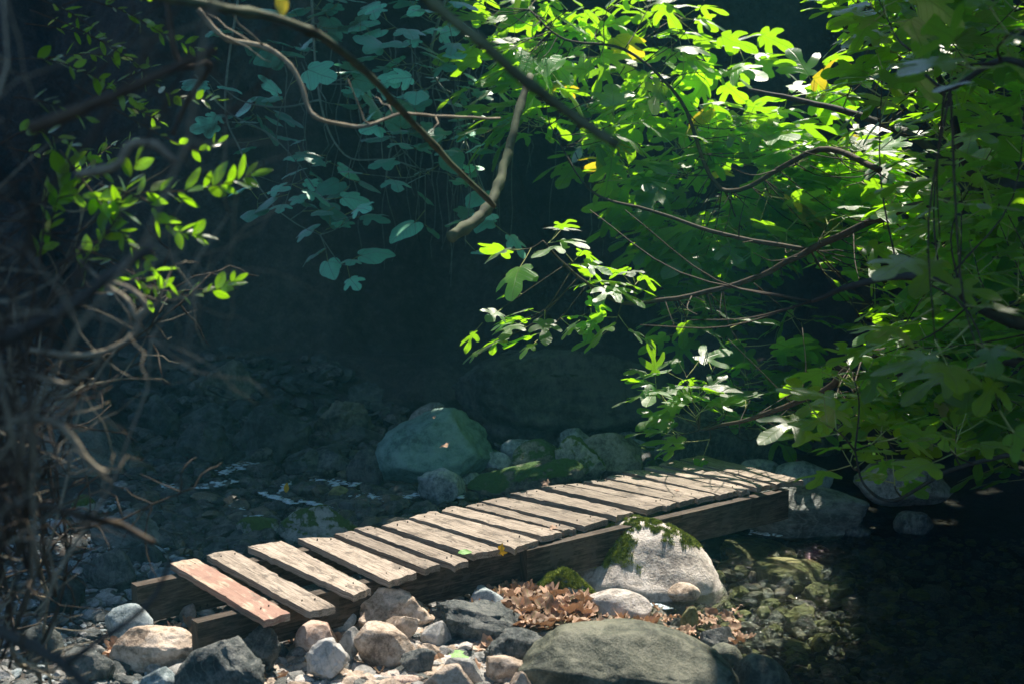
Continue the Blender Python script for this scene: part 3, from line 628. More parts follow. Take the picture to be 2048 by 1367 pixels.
def plank(i, q):
    r = random.Random(900 + i)
    BL, BR, FR, FL = [at_z(*p, DECK) for p in q]
    dz = [r.uniform(-.004, .004) for _ in range(2)]
    NL, NW = 36, 6; top = []; bot = []; uvt = []
    L = (FL - BL).length; W = (BR - BL).length
    so = r.uniform(0, 100)
    warp = r.uniform(-.006, .006)
    for a in range(NL + 1):
        u = a / NL
        for b in range(NW + 1):
            w = b / NW
            p = BL.lerp(FL, u).lerp(BR.lerp(FR, u), w)
            dl = (FL - BL).normalized(); dw = (BR - BL).normalized()
            if b in (0, NW):
                s = -1 if b == 0 else 1
                j = noise.noise(Vector((u * L * 14, so + b, 0))) * .0014 + noise.noise(Vector((u * L * 55, so + b, 5))) * .0022
                if noise.noise(Vector((u * L * 6, so + b * 3, 9))) > .5: j -= .006
                p = p + dw * s * j
            if a in (0, NL):
                s = -1 if a == 0 else 1
                p = p + dl * s * (noise.noise(Vector((w * W * 60, so, 2))) * .010 + noise.noise(Vector((w * W * 22, so, 7))) * .010)
            z = DECK + dz[0] * (1 - u) + dz[1] * u + warp * (w - .5) * 2 * (u - .5) + .0012 * noise.noise(Vector((u * L * 9, w * W * 40, so)))
            if b in (0, NW): z -= .0015 + max(0, noise.noise(Vector((u * L * 20, so + b, 3)))) * .006
            if a in (0, NL): z -= .002 + max(0, noise.noise(Vector((w * W * 50, so, 4)))) * .008
            top.append((p.x, p.y, z)); uvt.append((u * L, w * W))
            jb = noise.noise(Vector((u * L * 30, so + b + 30, 0))) * .003
            bot.append((p.x + jb, p.y + jb, z - TH + (noise.noise(Vector((u * L * 25, so + b, 8))) * .003)))
    nw = NW + 1; n = len(top); fs = []
    for a in range(NL):
        for b in range(NW):
            k = a * nw + b
            fs.append((k, k + nw, k + nw + 1, k + 1)); fs.append((n + k, n + k + 1, n + k + nw + 1, n + k + nw))
        k = a * nw; fs.append((k, n + k, n + k + nw, k + nw)); k += NW; fs.append((k, k + nw, n + k + nw, n + k))
    for b in range(NW):
        fs.append((b, b + 1, n + b + 1, n + b)); k = NL * nw + b; fs.append((k, n + k, n + k + 1, k + 1))
    mb = MB(); mb.add(top + bot, fs, 0, uvt + [(a + .5, b + .02) for a, b in uvt])
    me = mb.mesh('plank', [M['plank_red'] if i == 0 else M['plank']], False, bridge.location)
    o = link('plank', me, bridge)
    if i == 0: o['label'] = 'first plank, with worn red paint'
    if i in (10,): o['label'] = 'widest plank near the middle'
    return o
nb = MB(); nb.tube([(0, 0, -.01), (0, 0, .0012)], .0026, 8); NAIL = nb.mesh('nail', [M['limb']], False)
for i, q in enumerate(Q):
    pk = plank(i, q); r = random.Random(i + 50)
    BL, BR, FR, FL = [at_z(*p, DECK) for p in q]
    for u in (.09, .88):
        for w in (.28, .74):
            p = BL.lerp(FL, u + r.uniform(-.02, .02)).lerp(BR.lerp(FR, u), w + r.uniform(-.1, .1))
            link('nail', NAIL, pk, p + Vector((0, 0, .003)) - bridge.location)
def beam(name, p0, p1, width, h, ztop, seed, label=None, slump=0.0):
    r = random.Random(seed); d = (p1 - p0); L = d.length; d.normalize(); s = Vector((-d.y, d.x, 0))
    N = 60; vs = []; uv = []
    for a in range(N + 1):
        u = a / N; c = p0 + d * L * u
        e = [noise.noise(Vector((u * L * 4, seed, k))) * .006 + noise.noise(Vector((u * L * 25, seed, k))) * .002 for k in range(8)]
        zt = ztop + slump * u
        endj = (.012 * noise.noise(Vector((seed, a, 1))) if a in (0, N) else 0)
        prof = [(-1, 1), (-.9, 0), (1, 0), (1, 1)]
        ring = [(-.5, 0), (0, 0), (.5, 0), (.5, -.5), (.5, -1), (0, -1), (-.5, -1), (-.5, -.5)]
        for k, (w, z) in enumerate(ring):
            q = c + s * (w * width + e[k]) + d * endj * (1 + k % 3)
            bite = 0
            vs.append((q.x, q.y, zt + z * h + (e[(k + 3) % 8] if z < 0 else -abs(e[k]) * .4))); uv.append((u * L, (k if k < 5 else 8 - k) * .04))
    fs = []
    for a in range(N):
        for k in range(8): fs.append((a * 8 + k, a * 8 + (k + 1) % 8, (a + 1) * 8 + (k + 1) % 8, (a + 1) * 8 + k))
    fs.append(tuple(range(8))); fs.append(tuple(N * 8 + k for k in reversed(range(8))))
    mb = MB(); mb.add(vs, fs, 0, uv)
    o = link(name, mb.mesh(name, [M['beam']], False, bridge.location), bridge)
    if label: o['label'] = label
    return o
ZB = DECK - TH - .003
def inward(v, k=.0): return v
fa = at_z(398, 1247, ZB); fb = at_z(1075, 1086, ZB); fc = at_z(1552, 977, ZB)
dF = (fc - fa).normalized(); sF = Vector((-dF.y, dF.x, 0))
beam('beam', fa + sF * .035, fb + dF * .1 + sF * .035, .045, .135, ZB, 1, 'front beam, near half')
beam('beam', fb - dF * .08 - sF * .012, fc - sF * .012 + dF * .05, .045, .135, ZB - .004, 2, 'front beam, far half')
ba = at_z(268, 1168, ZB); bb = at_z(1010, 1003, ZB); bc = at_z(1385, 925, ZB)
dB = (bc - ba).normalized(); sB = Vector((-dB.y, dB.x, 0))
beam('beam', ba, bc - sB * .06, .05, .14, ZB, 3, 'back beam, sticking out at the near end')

# ------------------------------------------------------------------ leaves
def template(half, inner=.09, serr=0.0):
    pts = list(half) + [(-x, y) for x, y in reversed(half[1:-1])]
    out = []
    n = len(pts)
    for i in range(n):
        a, b = Vector(pts[i]), Vector(pts[(i + 1) % n]); L = (b - a).length; m = max(1, int(L / .075))
        for k in range(m):
            p = a.lerp(b, k / m)
            if serr and k: nn = Vector((b.y - a.y, a.x - b.x)).normalized(); p -= nn * serr * (1 if k % 2 else -.3) * -1
            out.append(p)
    nb = len(out); poly = [(p.x, p.y) for p in out]
    inn = []
    y = -.2
    while y < 1.1:
        x = -.8
        while x < .8:
            if inpoly(x, y, poly) and min((Vector((x, y)) - q).length for q in out) > inner * .55: inn.append(Vector((x, y)))
            x += inner
        y += inner
    vs, es, fs, *_ = delaunay_2d_cdt(out + inn, [], [list(range(nb))], 1, 1e-5)
    V = np.array([(v.x, v.y) for v in vs]); F = []
    for f in fs:
        if len(f) == 3:
            a, b, c = [V[k] for k in f]
            if (b[0] - a[0]) * (c[1] - a[1]) - (b[1] - a[1]) * (c[0] - a[0]) < 0: f = (f[0], f[2], f[1])
        F.append(tuple(f))
    return V, F
FIG = [template([(0, 0), (.10, -.07), (.22, -.06), (.33, .01), (.36, .09), (.28, .14), (.19, .17), (.33, .21), (.46, .31), (.52, .44), (.46, .51), (.34, .46), (.20, .38), (.12, .37), (.11, .47), (.17, .60), (.20, .74), (.17, .86), (.08, .96), (0, 1)], .12, .006),
       template([(0, 0), (.12, -.06), (.26, -.02), (.34, .10), (.30, .20), (.42, .28), (.52, .42), (.50, .56), (.38, .56), (.24, .48), (.17, .50), (.20, .64), (.22, .78), (.14, .92), (0, 1)], .12, .008),
       template([(0, 0), (.08, -.05), (.2, -.02), (.17, .08), (.11, .14), (.28, .2), (.45, .38), (.50, .55), (.40, .56), (.24, .42), (.10, .32), (.08, .45), (.13, .62), (.17, .78), (.10, .94), (0, 1)], .12, .005),
       ]
FIG += [FIG[0], FIG[2]]
FAR = [template([(0, 0), (.14, -.12), (.32, -.10), (.42, .04), (.40, .16), (.50, .26), (.58, .44), (.50, .58), (.36, .60), (.26, .58), (.27, .70), (.24, .84), (.12, .95), (0, 1)], .13, .012),
       template([(0, 0), (.14, -.12), (.34, -.08), (.46, .08), (.50, .26), (.48, .46), (.38, .62), (.30, .72), (.20, .86), (.10, .96), (0, 1)], .14, .016)]
LAN = [template([(0, 0), (.06, .12), (.13, .3), (.16, .48), (.14, .68), (.08, .86), (0, 1)], .2),
       template([(0, 0), (.12, .12), (.22, .3), (.25, .48), (.22, .66), (.12, .86), (0, 1)], .2)]
NAR = [template([(0, 0), (.05, .2), (.085, .45), (.06, .75), (0, 1)], .2)]
MAP = [template([(0, 0), (.12, .02), (.30, -.06), (.28, .10), (.48, .16), (.60, .30), (.42, .34), (.24, .36), (.26, .50), (.30, .66), (.14, .70), (.08, .86), (0, 1)], .13, .01)]
def put_leaf(mb, T, pos, d, nrm, size, rnd, rr, droop=.25, fold=.12, mat=0, ripple=.03, curl=0):
    V, F = T
    d = Vector(d).normalized(); nrm = Vector(nrm); nrm = (nrm - d * nrm.dot(d))
    nrm = nrm.normalized() if nrm.length > 1e-5 else d.orthogonal().normalized()
    s = d.cross(nrm)
    x = V[:, 0]; y = V[:, 1]; ax = np.abs(x)
    ph = rr.uniform(0, 6.3)
    z = -droop * y * y * .6 + fold * ax - fold * 1.1 * ax * ax - droop * ax * ax * 1.1 + ripple * np.sin(x * 9 + ph) * np.cos(y * 8 + ph * 2) + curl * (ax ** 1.5 + .5 * np.maximum(y - .3, 0) ** 1.5)
    P = (np.outer(x, s) + np.outer(y, d) + np.outer(z, nrm)) * size + np.array(pos)
    b = mb.n
    mb.v.extend(map(tuple, P.tolist())); mb.n += len(P)
    mb.f.extend([tuple(i + b for i in f) for f in F]); mb.m.extend([mat] * len(F))
    mb.uv.extend(map(tuple, V.tolist())); mb.r.extend([rnd] * len(P))
UP = Vector((0, 0, 1))
def rv(r, s=1): return Vector((r.gauss(0, s), r.gauss(0, s), r.gauss(0, s)))
def shoot(mbL, mbT, base, tip, r, T, n=6, size=.17, tw=.0025, spread=.6, tilt=.3, yellow=.0, mat=0, pmat=1, ok=None, droop=.25, pet=.55, lenfrac=.45, bias=None):
    base = Vector(base); tip = Vector(tip); L = (tip - base).length
    mid = base.lerp(tip, .5) + rv(r, L * .06) + Vector((0, 0, -L * .05))
    path = smooth_path([base, mid, tip], 4)
    mbT.tube(path, [tw * (1.5 - .8 * i / (len(path) - 1)) for i in range(len(path))], 5)
    d = (tip - mid).normalized(); side = d.orthogonal().normalized(); a0 = r.uniform(0, 6.3)
    for i in range(n):
        u = 1 - lenfrac * (i / max(1, n - 1)) * min(1, .35 / max(L, .01) + .3)
        k = u * (len(path) - 1); k0 = min(int(k), len(path) - 2); p = path[k0].lerp(path[k0 + 1], k - k0)
        a = a0 + i * 2.4; sd = Matrix.Rotation(a, 3, d) @ side
        sd = Vector((sd.x, sd.y, sd.z * .6 + .15))
        pd = (d * (.9 if i == 0 else .45) + sd * .8 + rv(r, .12)).normalized()
        s = size * r.uniform(.7, 1.2) * (.8 if i == 0 else 1)
        pl = s * pet * r.uniform(.7, 1.2)
        q1 = p + pd * pl * .6; q2 = q1 + (pd + UP * .1).normalized() * pl * .5
        ld = Vector((pd.x, pd.y, pd.z * .3 - .15)) + rv(r, .22)
        nm = UP + rv(r, tilt)
        if bias is not None: nm += bias
        if ok is not None and not ok(q2 + ld.normalized() * s * .5): continue
        mbL.tube([p, q1, q2], [.0026, .0018, .0015], 4, pmat, .5, False)
        rn = r.random()
        if r.random() < yellow: rn = 2.0
        put_leaf(mbL, r.choice(T), q2, ld, nm, s, rn, r, droop * r.uniform(.4, 1.6), r.uniform(.0, .22), mat, r.uniform(.01, .04))

# zones which stay in direct sun, in coordinates projected along the sun onto deck height
BR_ZONE = [(-1.75, 3.7), (-1.15, 3.55), (-.95, 2.9), (.65, 2.9), (.7, 3.9), (.7, 4.5), (1.35, 4.75), (1.5, 5.75), (1.3, 6.2), (.25, 5.75), (-1.0, 4.85)]
def off_bridge(p):
    x, y = sproj(p)
    if inpoly(x, y, BR_ZONE): return False
    if SPRAY: return True
    return not ((x < .85 and 5.3 < y < 6.25) or math.hypot(x - .85, y - 6.0) < .34)
def pt(px, py, Y): return at_y(px, py, Y)

# --- the fig tree on the right
fig = empty('fig_tree', (3.2, 5.6, gz(3.2, 5.6)), 'fig tree with bright lobed leaves reaching over the bridge from the right', 'tree')
rf = random.Random(21)
def limb(pts, r0, r1, mat, parent, name='limb', sides=8, label=None, knots=.12):
    P = smooth_path([pt(*p) if not isinstance(p, Vector) else p for p in pts], 6); n = len(P); mb = MB()
    rr = [ (r0 + (r1 - r0) * i / (n - 1)) * (1 + knots * noise.noise(Vector((i * .55, r0 * 900, 0)))) for i in range(n)]
    P = [p + Vector((noise.noise(p * 9), noise.noise(p * 9 + Vector((9, 0, 0))), noise.noise(p * 9 + Vector((0, 9, 0))))) * r0 * .35 for p in P]
    mb.tube(P, rr, sides); o = mb.build(name, [mat], parent)
    if label: o['label'] = label
    return P
TR = Vector((3.2, 5.6, gz(3.2, 5.6) - .1))
limbs = []
limbs.append(limb([TR, Vector((3.05, 5.6, .8)), Vector((2.7, 5.55, 1.35)), (2048, 395, 5.5), (1960, 380, 5.5)], .085, .04, M['limb'], fig, 'trunk', 10))
limbs.append(limb([(2040, 398, 5.5), (1960, 378, 5.6), (1880, 310, 5.9), (1800, 262, 6.1), (1700, 225, 6.3), (1600, 200, 6.5), (1500, 180, 6.6)], .028, .010, M['limb'], fig))
limbs.append(limb([(1990, 400, 5.5), (1930, 320, 5.3), (1890, 200, 5.2), (1800, 120, 5.2), (1690, 60, 5.3)], .022, .008, M['limb'], fig))
limbs.append(limb([(1960, 400, 5.5), (1800, 420, 5.8), (1620, 500, 6.1), (1500, 560, 6.3), (1330, 600, 6.4), (1230, 600, 6.4), (1130, 530, 6.35), (1085, 480, 6.35)], .022, .004, M['twig'], fig))
limbs.append(limb([(1760, 340, 6.0), (1640, 300, 6.5), (1480, 380, 6.9), (1420, 350, 7.1), (1360, 200, 7.3), (1250, 100, 7.4), (1130, 80, 7.4), (1060, 20, 7.4)], .016, .005, M['twig'], fig))
limbs.append(limb([TR + Vector((0, 0, .3)), Vector((2.6, 5.3, .75)), (1800, 700, 5.2), (1650, 780, 5.4), (1520, 830, 5.9), (1400, 860, 6.2)], .03, .006, M['twig'], fig))
limbs.append(limb([TR + Vector((0, 0, .4)), Vector((2.9, 4.8, .9)), (2020, 640, 4.2), (1900, 560, 4.0), (1750, 560, 4.0), (1620, 600, 4.1)], .03, .006, M['limb'], fig))
limbs.append(limb([(2048, 900, 3.9), (1900, 940, 4.0), (1790, 1000, 4.1), (1730, 970, 4.1), (1710, 900, 4.1)], .008, .003, M['limb'], fig))
limbs.append(limb([(1900, 210, 5.2), (1840, 60, 5.0), (1800, -60, 5.0)], .014, .006, M['limb'], fig))
limbs.append(limb([(2100, 150, 3.2), (2000, 120, 3.1), (1900, 180, 3.2), (1850, 150, 3.2)], .010, .004, M['limb'], fig))
limbs.append(limb([(1620, 500, 6.3), (1450, 470, 6.4), (1300, 420, 6.6), (1180, 380, 7), (1100, 250, 7.2)], .012, .004, M['twig'], fig))
allp = [p for l in limbs for p in l]
def nearest(p, jitter=.0):
    return min(allp, key=lambda q: (q - p).length + abs(q.z - p.z) * .3)
def fig_group(tips, name_label, n=6, size=.17, tilt=.45, yellow=0, T=FIG, check=True, mat='fig', parent=None, src=None, reach=.5, twm='twig', bias=None, pet=.55, droop=.25):
    mbL, mbT = MB(), MB()
    for (px, py, Y) in tips:
        tip = pt(px, py, Y); q = nearest(tip) if src is None else src(tip)
        dv = tip - q; L = dv.length
        base = q if L < reach * 2.2 else tip - dv.normalized() * reach * 2.2
        if len(tips) <= 16 and mbT.n: mbT.build('twig', [M[twm]], parent or fig); mbT = MB()
        shoot(mbL, mbT, base, tip, rf, T, n, size, .0024, tilt=tilt, yellow=yellow, ok=(off_bridge if check else None), bias=bias, pet=pet, droop=droop)
    par = parent or fig
    o = mbL.build('foliage', [M[mat], M['petiole']], par); t_ = mbT.build('twig' if len(tips) <= 16 else 'twigs', [M[twm]], par)
    if len(tips) > 16: t_['kind'] = 'stuff'
    if name_label: o['label'] = name_label
    return o
# hand placed sprays that stand out in front of the dark water
SPRAY = True
fig_group([(1040, 500, 6.35), (1100, 485, 6.35), (1150, 520, 6.3)], 'bright topmost spray over the bridge', 3, .19, .30)
fig_group([(965, 645, 6.35), (975, 690, 6.35), (1040, 640, 6.35), (1075, 680, 6.3), (1160, 640, 6.35), (1010, 660, 6.3)], 'spray reaching furthest left over the stream', 3, .16, .30)
fig_group([(1180, 570, 6.4), (1230, 590, 6.4), (1270, 560, 6.45), (1230, 650, 6.3)], None, 5, .18, .30)
fig_group([(1370, 745, 6.3), (1290, 765, 6.3), (1400, 800, 6.25), (1450, 820, 6.2), (1500, 800, 6.1), (1350, 870, 6.2), (1420, 880, 6.1), (1480, 870, 6.0), (1390, 830, 6.2), (1550, 850, 5.9)], 'low bright spray over the far end of the bridge', 7, .19, .30)
SPRAY = False
poly_lit = [(905, -30), (1420, -30), (1560, 60), (1700, 180), (1750, 330), (1720, 480), (1560, 560), (1330, 560), (1260, 430), (1180, 330), (1060, 290), (960, 180), (1010, 60)]
def rand_tips(n, poly, y0, y1, r=rf):
    out = []; xs_ = [p[0] for p in poly]; ys_ = [p[1] for p in poly]
    while len(out) < n:
        x, y = r.uniform(min(xs_), max(xs_)), r.uniform(min(ys_), max(ys_))
        if inpoly(x, y, poly): out.append((x, y, r.uniform(y0, y1)))
    return out
fig_group(rand_tips(88, poly_lit, 6.9, 8.3), 'sunlit crown over the far side of the stream', 8, .24, .34, .02, reach=.3, droop=.42)
fig_group(rand_tips(14, [(900, -30), (1120, -30), (1100, 250), (1010, 260), (960, 120)], 6.9, 7.6), 'sunlit leaves hanging at the left edge of the crown', 6, .24, .32, .03, reach=.3)
poly_mid = [(1250, 330), (1750, 250), (1900, 350), (1950, 600), (1850, 820), (1600, 830), (1430, 700), (1330, 560)]
fig_group(rand_tips(58, poly_mid, 5.4, 7.4), 'middle of the crown, half in shade', 7, .22, .32, .01, reach=.3)
fig_group(rand_tips(16, [(1290, 600), (1500, 620), (1640, 820), (1560, 900), (1440, 800)], 6.2, 7.2), 'lower middle of the crown', 7, .2, .32, .01, reach=.3)
fig_group(rand_tips(24, [(1600, 700), (2060, 650), (2060, 980), (1900, 960), (1640, 850)], 4.6, 6.0), 'lowest shaded part of the crown', 7, .16, .32, 0, reach=.3)
poly_dark = [(1650, -40), (2080, -40), (2080, 900), (1900, 900), (1640, 850), (1560, 800), (1850, 600), (1850, 330), (1700, 150)]
fig_group(rand_tips(105, poly_dark, 4.0, 6.6), 'shaded right side of the crown', 7, .165, .30, reach=.3)
fig_group([(1960, 720, 3.0), (1870, 680, 3.1), (2000, 820, 3.1), (1950, 140, 2.8), (2030, 60, 2.9), (1880, 480, 3.4), (1700, 925, 4.2), (1790, 960, 4.2), (1760, 880, 4.2), (1900, 900, 3.8), (1250, 420, 4.2), (1380, 640, 4.2), (1280, 650, 4.2), (1180, 420, 4.6)], 'large dark leaves nearest the camera', 4, .15, .30)

# --- the second fig, in the shade over the middle of the stream
fig2 = empty('fig_tree', (-3.6, 8.2, gz(-3.6, 8.2)), 'shaded blue green fig tree hanging over the dark pool', 'tree')
T2 = Vector((-3.6, 8.2, gz(-3.6, 8.2) - .1))
l2 = []
l2.append(limb([T2, Vector((-3.5, 8.1, 2.0)), Vector((-3.0, 8.0, 2.9)), (300, -120, 7.9), (480, -40, 7.8), (700, -60, 7.8), (900, -30, 7.8)], .09, .02, M['twig'], fig2, 'trunk', 10))
l2.append(limb([(480, -30, 7.8), (450, 200, 7.8), (480, 300, 7.8), (530, 390, 7.7), (580, 440, 7.7), (640, 470, 7.7)], .008, .002, M['root'], fig2))
l2.append(limb([(390, 150, 7.7), (450, 220, 7.7), (540, 270, 7.6), (600, 330, 7.6)], .007, .003, M['root'], fig2))
l2.append(limb([(620, -40, 7.8), (640, 200, 7.8), (690, 310, 7.7), (780, 320, 7.7), (850, 340, 7.6)], .008, .003, M['root'], fig2))
l2.append(limb([(900, -30, 7.8), (860, 120, 7.6), (900, 200, 7.5), (930, 280, 7.5)], .01, .003, M['root'], fig2))
l2.append(limb([(640, 200, 7.8), (560, 215, 7.8), (480, 200, 7.8), (420, 150, 7.8)], .006, .003, M['root'], fig2))
allp2 = [p for l in l2 for p in l]
src2 = lambda p: min(allp2, key=lambda q: (q - p).length)
tips2 = [(515, 235), (440, 245), (560, 110), (530, 90), (650, 330), (620, 350), (700, 370), (740, 350), (690, 430), (570, 410), (620, 410), (660, 450), (655, 520), (705, 530), (780, 270), (860, 350), (900, 280), (880, 265), (930, 200), (910, 160), (860, 90), (800, 130), (830, 180), (740, 170), (700, 150), (650, 60), (720, 60), (760, 30), (820, 60), (860, 30), (600, 300), (540, 275), (720, 420), (990, 450), (850, 450), (930, 480), (960, 390), (930, 360), (780, 220), (720, 210), (950, 240), (970, 280), (640, 20), (580, 10), (460, 60), (400, 100), (340, 90), (420, 170), (300, 150), (520, 390), (880, 120), (920, 90)]
tips2 += [(x + rf.uniform(-60, 60), y + rf.uniform(-50, 30)) for x, y in tips2 if y < 330][::2]
tips2 = [q for q in tips2 if q[0] > 400]
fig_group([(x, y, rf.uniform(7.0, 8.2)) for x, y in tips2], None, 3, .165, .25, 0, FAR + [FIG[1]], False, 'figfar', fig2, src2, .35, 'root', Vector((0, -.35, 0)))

# --- hazy branches crossing the view
def branch_thing(name, pts, r0, r1, mat, label, cat='branch', group=None, twigs=0, seed=0, leaves=None, sides=8):
    P = smooth_path([pt(*p) for p in pts], 5); n = len(P); mb = MB(); r = random.Random(seed)
    P = [p + Vector((noise.noise(p * 11 + Vector((seed, 0, 0))), 0, noise.noise(p * 11 + Vector((0, seed, 5))))) * r0 * .5 for p in P]
    rr = [(r0 + (r1 - r0) * i / (n - 1)) * (1 + .18 * noise.noise(Vector((i * .8, seed, 0)))) * (1.25 if i % 6 == 3 else 1) for i in range(n)]
    mb.tube(P, rr, sides)
    for k in range(twigs):
        q = P[r.randrange(n)]; pp = [q]; d = rv(r).normalized()
        for _ in range(4): d = (d + rv(r, .35)).normalized(); pp.append(pp[-1] + d * r.uniform(.02, .05))
        mb.tube(pp, [r1 * .8, r1 * .6, r1 * .5, r1 * .4, r1 * .2], 5)
    o = mb.build(name, [mat], origin=tuple(P[0])); tag(o, label, cat, group); return o, P
branch_thing('branch', [(830, -30, 2.0), (900, 35, 2.0), (970, 95, 2.0), (1060, 170, 2.05), (1150, 235, 2.1), (1235, 290, 2.1)], .0085, .008, M['mossbranch'], 'blurred dark branch slanting down into the bright fig leaves', seed=1)
branch_thing('branch', [(230, -25, 2.3), (400, 8, 2.3), (520, 32, 2.4), (620, 62, 2.5), (700, 115, 2.7), (760, 175, 2.9), (830, 250, 3.2), (900, 325, 3.5), (990, 412, 3.9)], .0085, .008, M['mossbranch'], 'long mossy branch crossing the top left and ending over the pool', seed=2)
branch_thing('branch', [(395, 20, 3.2), (430, 60, 3.2), (465, 82, 3.2), (530, 95, 3.2), (575, 125, 3.2), (600, 165, 3.2), (615, 215, 3.2), (640, 238, 3.2), (700, 252, 3.3), (740, 250, 3.3), (800, 228, 3.4), (870, 232, 3.6), (1000, 238, 3.9)], .0068, .0035, M['paletwig'], 'pale curved branch looping under the blue green fig leaves', twigs=6, seed=3)
branch_thing('branch', [(1060, 150, 6.5), (1030, 250, 6.3), (1012, 320, 6.2), (998, 370, 6.1), (978, 412, 6.0), (945, 446, 5.9), (903, 474, 5.8)], .018, .028, M['mossbranch'], 'thick sawn off branch bending down over the pool', seed=4, sides=12)
branch_thing('branch', [(60, 260, 1.7), (180, 215, 1.7), (300, 160, 1.7), (430, 100, 1.75)], .0085, .005, M['twig'], 'thick blurred brown branch rising across the upper left', seed=5)
branch_thing('branch', [(-40, 700, 1.6), (60, 655, 1.6), (150, 610, 1.6), (220, 555, 1.6), (305, 492, 1.6)], .009, .006, M['limb'], 'black blurred branch slanting up from the left edge', seed=6)
branch_thing('branch', [(60, 700, 2.2), (140, 708, 2.2), (195, 705, 2.2), (240, 688, 2.2), (272, 662, 2.2), (276, 630, 2.2), (292, 612, 2.2), (262, 578, 2.2), (225, 566, 2.2)], .0048, .0038, M['paletwig'], 'pale hooked branch curling at the left of the dark pool', seed=7)
branch_thing('branch', [(272, 640, 2.2), (255, 600, 2.2), (215, 572, 2.25), (160, 520, 2.3)], .004, .003, M['paletwig'], 'thin pale twig running beside the hooked branch', seed=8)
branch_thing('branch', [(20, 750, 2.0), (80, 752, 2.0), (130, 768, 2.0), (175, 745, 2.0)], .0045, .004, M['paletwig'], 'short pale branch over the slanting boulder', seed=9)
branch_thing('branch', [(30, 840, 1.9), (100, 842, 1.9), (140, 870, 1.9), (180, 925, 1.9), (215, 948, 1.9)], .0055, .005, M['paletwig'], 'pale elbow branch below the slanting boulder', seed=10)
branch_thing('branch', [(-20, 1010, 1.8), (90, 1010, 1.8), (170, 1035, 1.8), (240, 1050, 1.9), (310, 1085, 1.9)], .006, .005, M['twig'], 'brown blurred branch low on the left', seed=11)
branch_thing('branch', [(-20, 1250, 1.6), (80, 1300, 1.6), (130, 1330, 1.6), (190, 1390, 1.6)], .008, .006, M['limb'], 'dark blurred branch in the lower left corner', seed=12)
branch_thing('branch', [(130, 1330, 1.6), (200, 1280, 1.6), (300, 1200, 1.7), (340, 1120, 1.7)], .005, .003, M['limb'], 'thin dark twig slanting in front of the beam end', seed=13)
branch_thing('branch', [(330, -20, 2.6), (360, 130, 2.6), (420, 130, 2.6), (375, 200, 2.7), (345, 270, 2.7)], .006, .005, M['twig'], 'angled brown branch hanging at the upper left', seed=14)
branch_thing('branch', [(150, 350, 2.0), (230, 330, 2.0), (260, 290, 2.0), (310, 290, 2.0), (350, 320, 2.0)], .007, .006, M['paletwig'], 'blurred pale branch beside the bright shrub leaves', seed=15)

# --- bare shrub on the left: a tangle of dead stems
bare = empty('bare_shrub', at_z(-120, 1500, .05), 'tangle of bare brown twigs along the left edge', 'shrub')
rb = random.Random(31)
def zigzag(p, d, L, n, r, wob=.5):
    P = [p]; d = d.normalized()
    for i in range(n):
        d = (d + rv(r, wob * .6)).normalized(); P.append(P[-1] + d * L / n)
    return P
stems = []
for k in range(44):
    x = rb.uniform(-70, 115); Y = rb.uniform(1.4, 3.6); y0 = rb.uniform(900, 1450)
    p = pt(x, y0, Y); P = zigzag(p, Vector((rb.uniform(-.1, .22), rb.uniform(-.15, .15), 1)), rb.uniform(.5, 1.1), 9, rb, .35)
    mb = MB(); r0 = rb.uniform(.0022, .0045) * Y / 2
    mb.tube(P, [r0 * (1.1 - .6 * i / 9) for i in range(10)], 6)
    for q in P[2:]:
        for _ in range(rb.randint(1, 3)):
            T_ = zigzag(q, Vector((rb.uniform(-.6, 1), rb.uniform(-.4, .4), rb.uniform(-.5, .8))), rb.uniform(.08, .26), 5, rb, .55)
            mb.tube(T_, [r0 * .55, r0 * .5, r0 * .42, r0 * .35, r0 * .25, r0 * .12], 5)
    mb.build('stem', [M['paletwig'] if k % 3 == 0 else M['twig']], bare)
    stems += P

# --- glossy leaved shrub
shr = empty('leafy_shrub', at_z(-60, 1250, .05), 'glossy green shrub with small pointed leaves at the left', 'shrub')
rs = random.Random(41)
def spray(pts, n, size, r0=.0022, lm='shrub', tilt=.6, T=LAN, label=None):
    n = int(n * 1.3); size *= .66
    P = smooth_path([pt(*p) for p in pts], 6); mbT, mbL = MB(), MB(); m = len(P)
    mbT.tube(P, [r0 * (1.2 - .9 * i / (m - 1)) for i in range(m)], 5)
    for i in range(n):
        u = .25 + .75 * (i + rs.random() * .5) / n; k = min(u, 1) * (m - 1); k0 = min(int(k), m - 2); p = P[k0].lerp(P[k0 + 1], k - k0)
        d = (P[k0 + 1] - P[k0]).normalized(); sd = Matrix.Rotation(i * 2.6 + rs.random(), 3, d) @ d.orthogonal().normalized()
        ld = d * .7 + sd * .8 + UP * .15
        nm = UP * .6 + Vector((0, -.4, 0)) + rv(rs, tilt)
        put_leaf(mbL, rs.choice(T), p, ld, nm, size * rs.uniform(.7, 1.25), rs.random(), rs, .2, .25, 0, .01)
    put_leaf(mbL, T[0], P[-1], P[-1] - P[-2], UP * .5 + rv(rs, .4), size, .5, rs, .2, .2, 0, .01)
    a = mbT.build('stem', [M['twig']], shr); b = mbL.build('foliage', [M['shrub'], M['petiole']], shr)
    if label: b['label'] = label
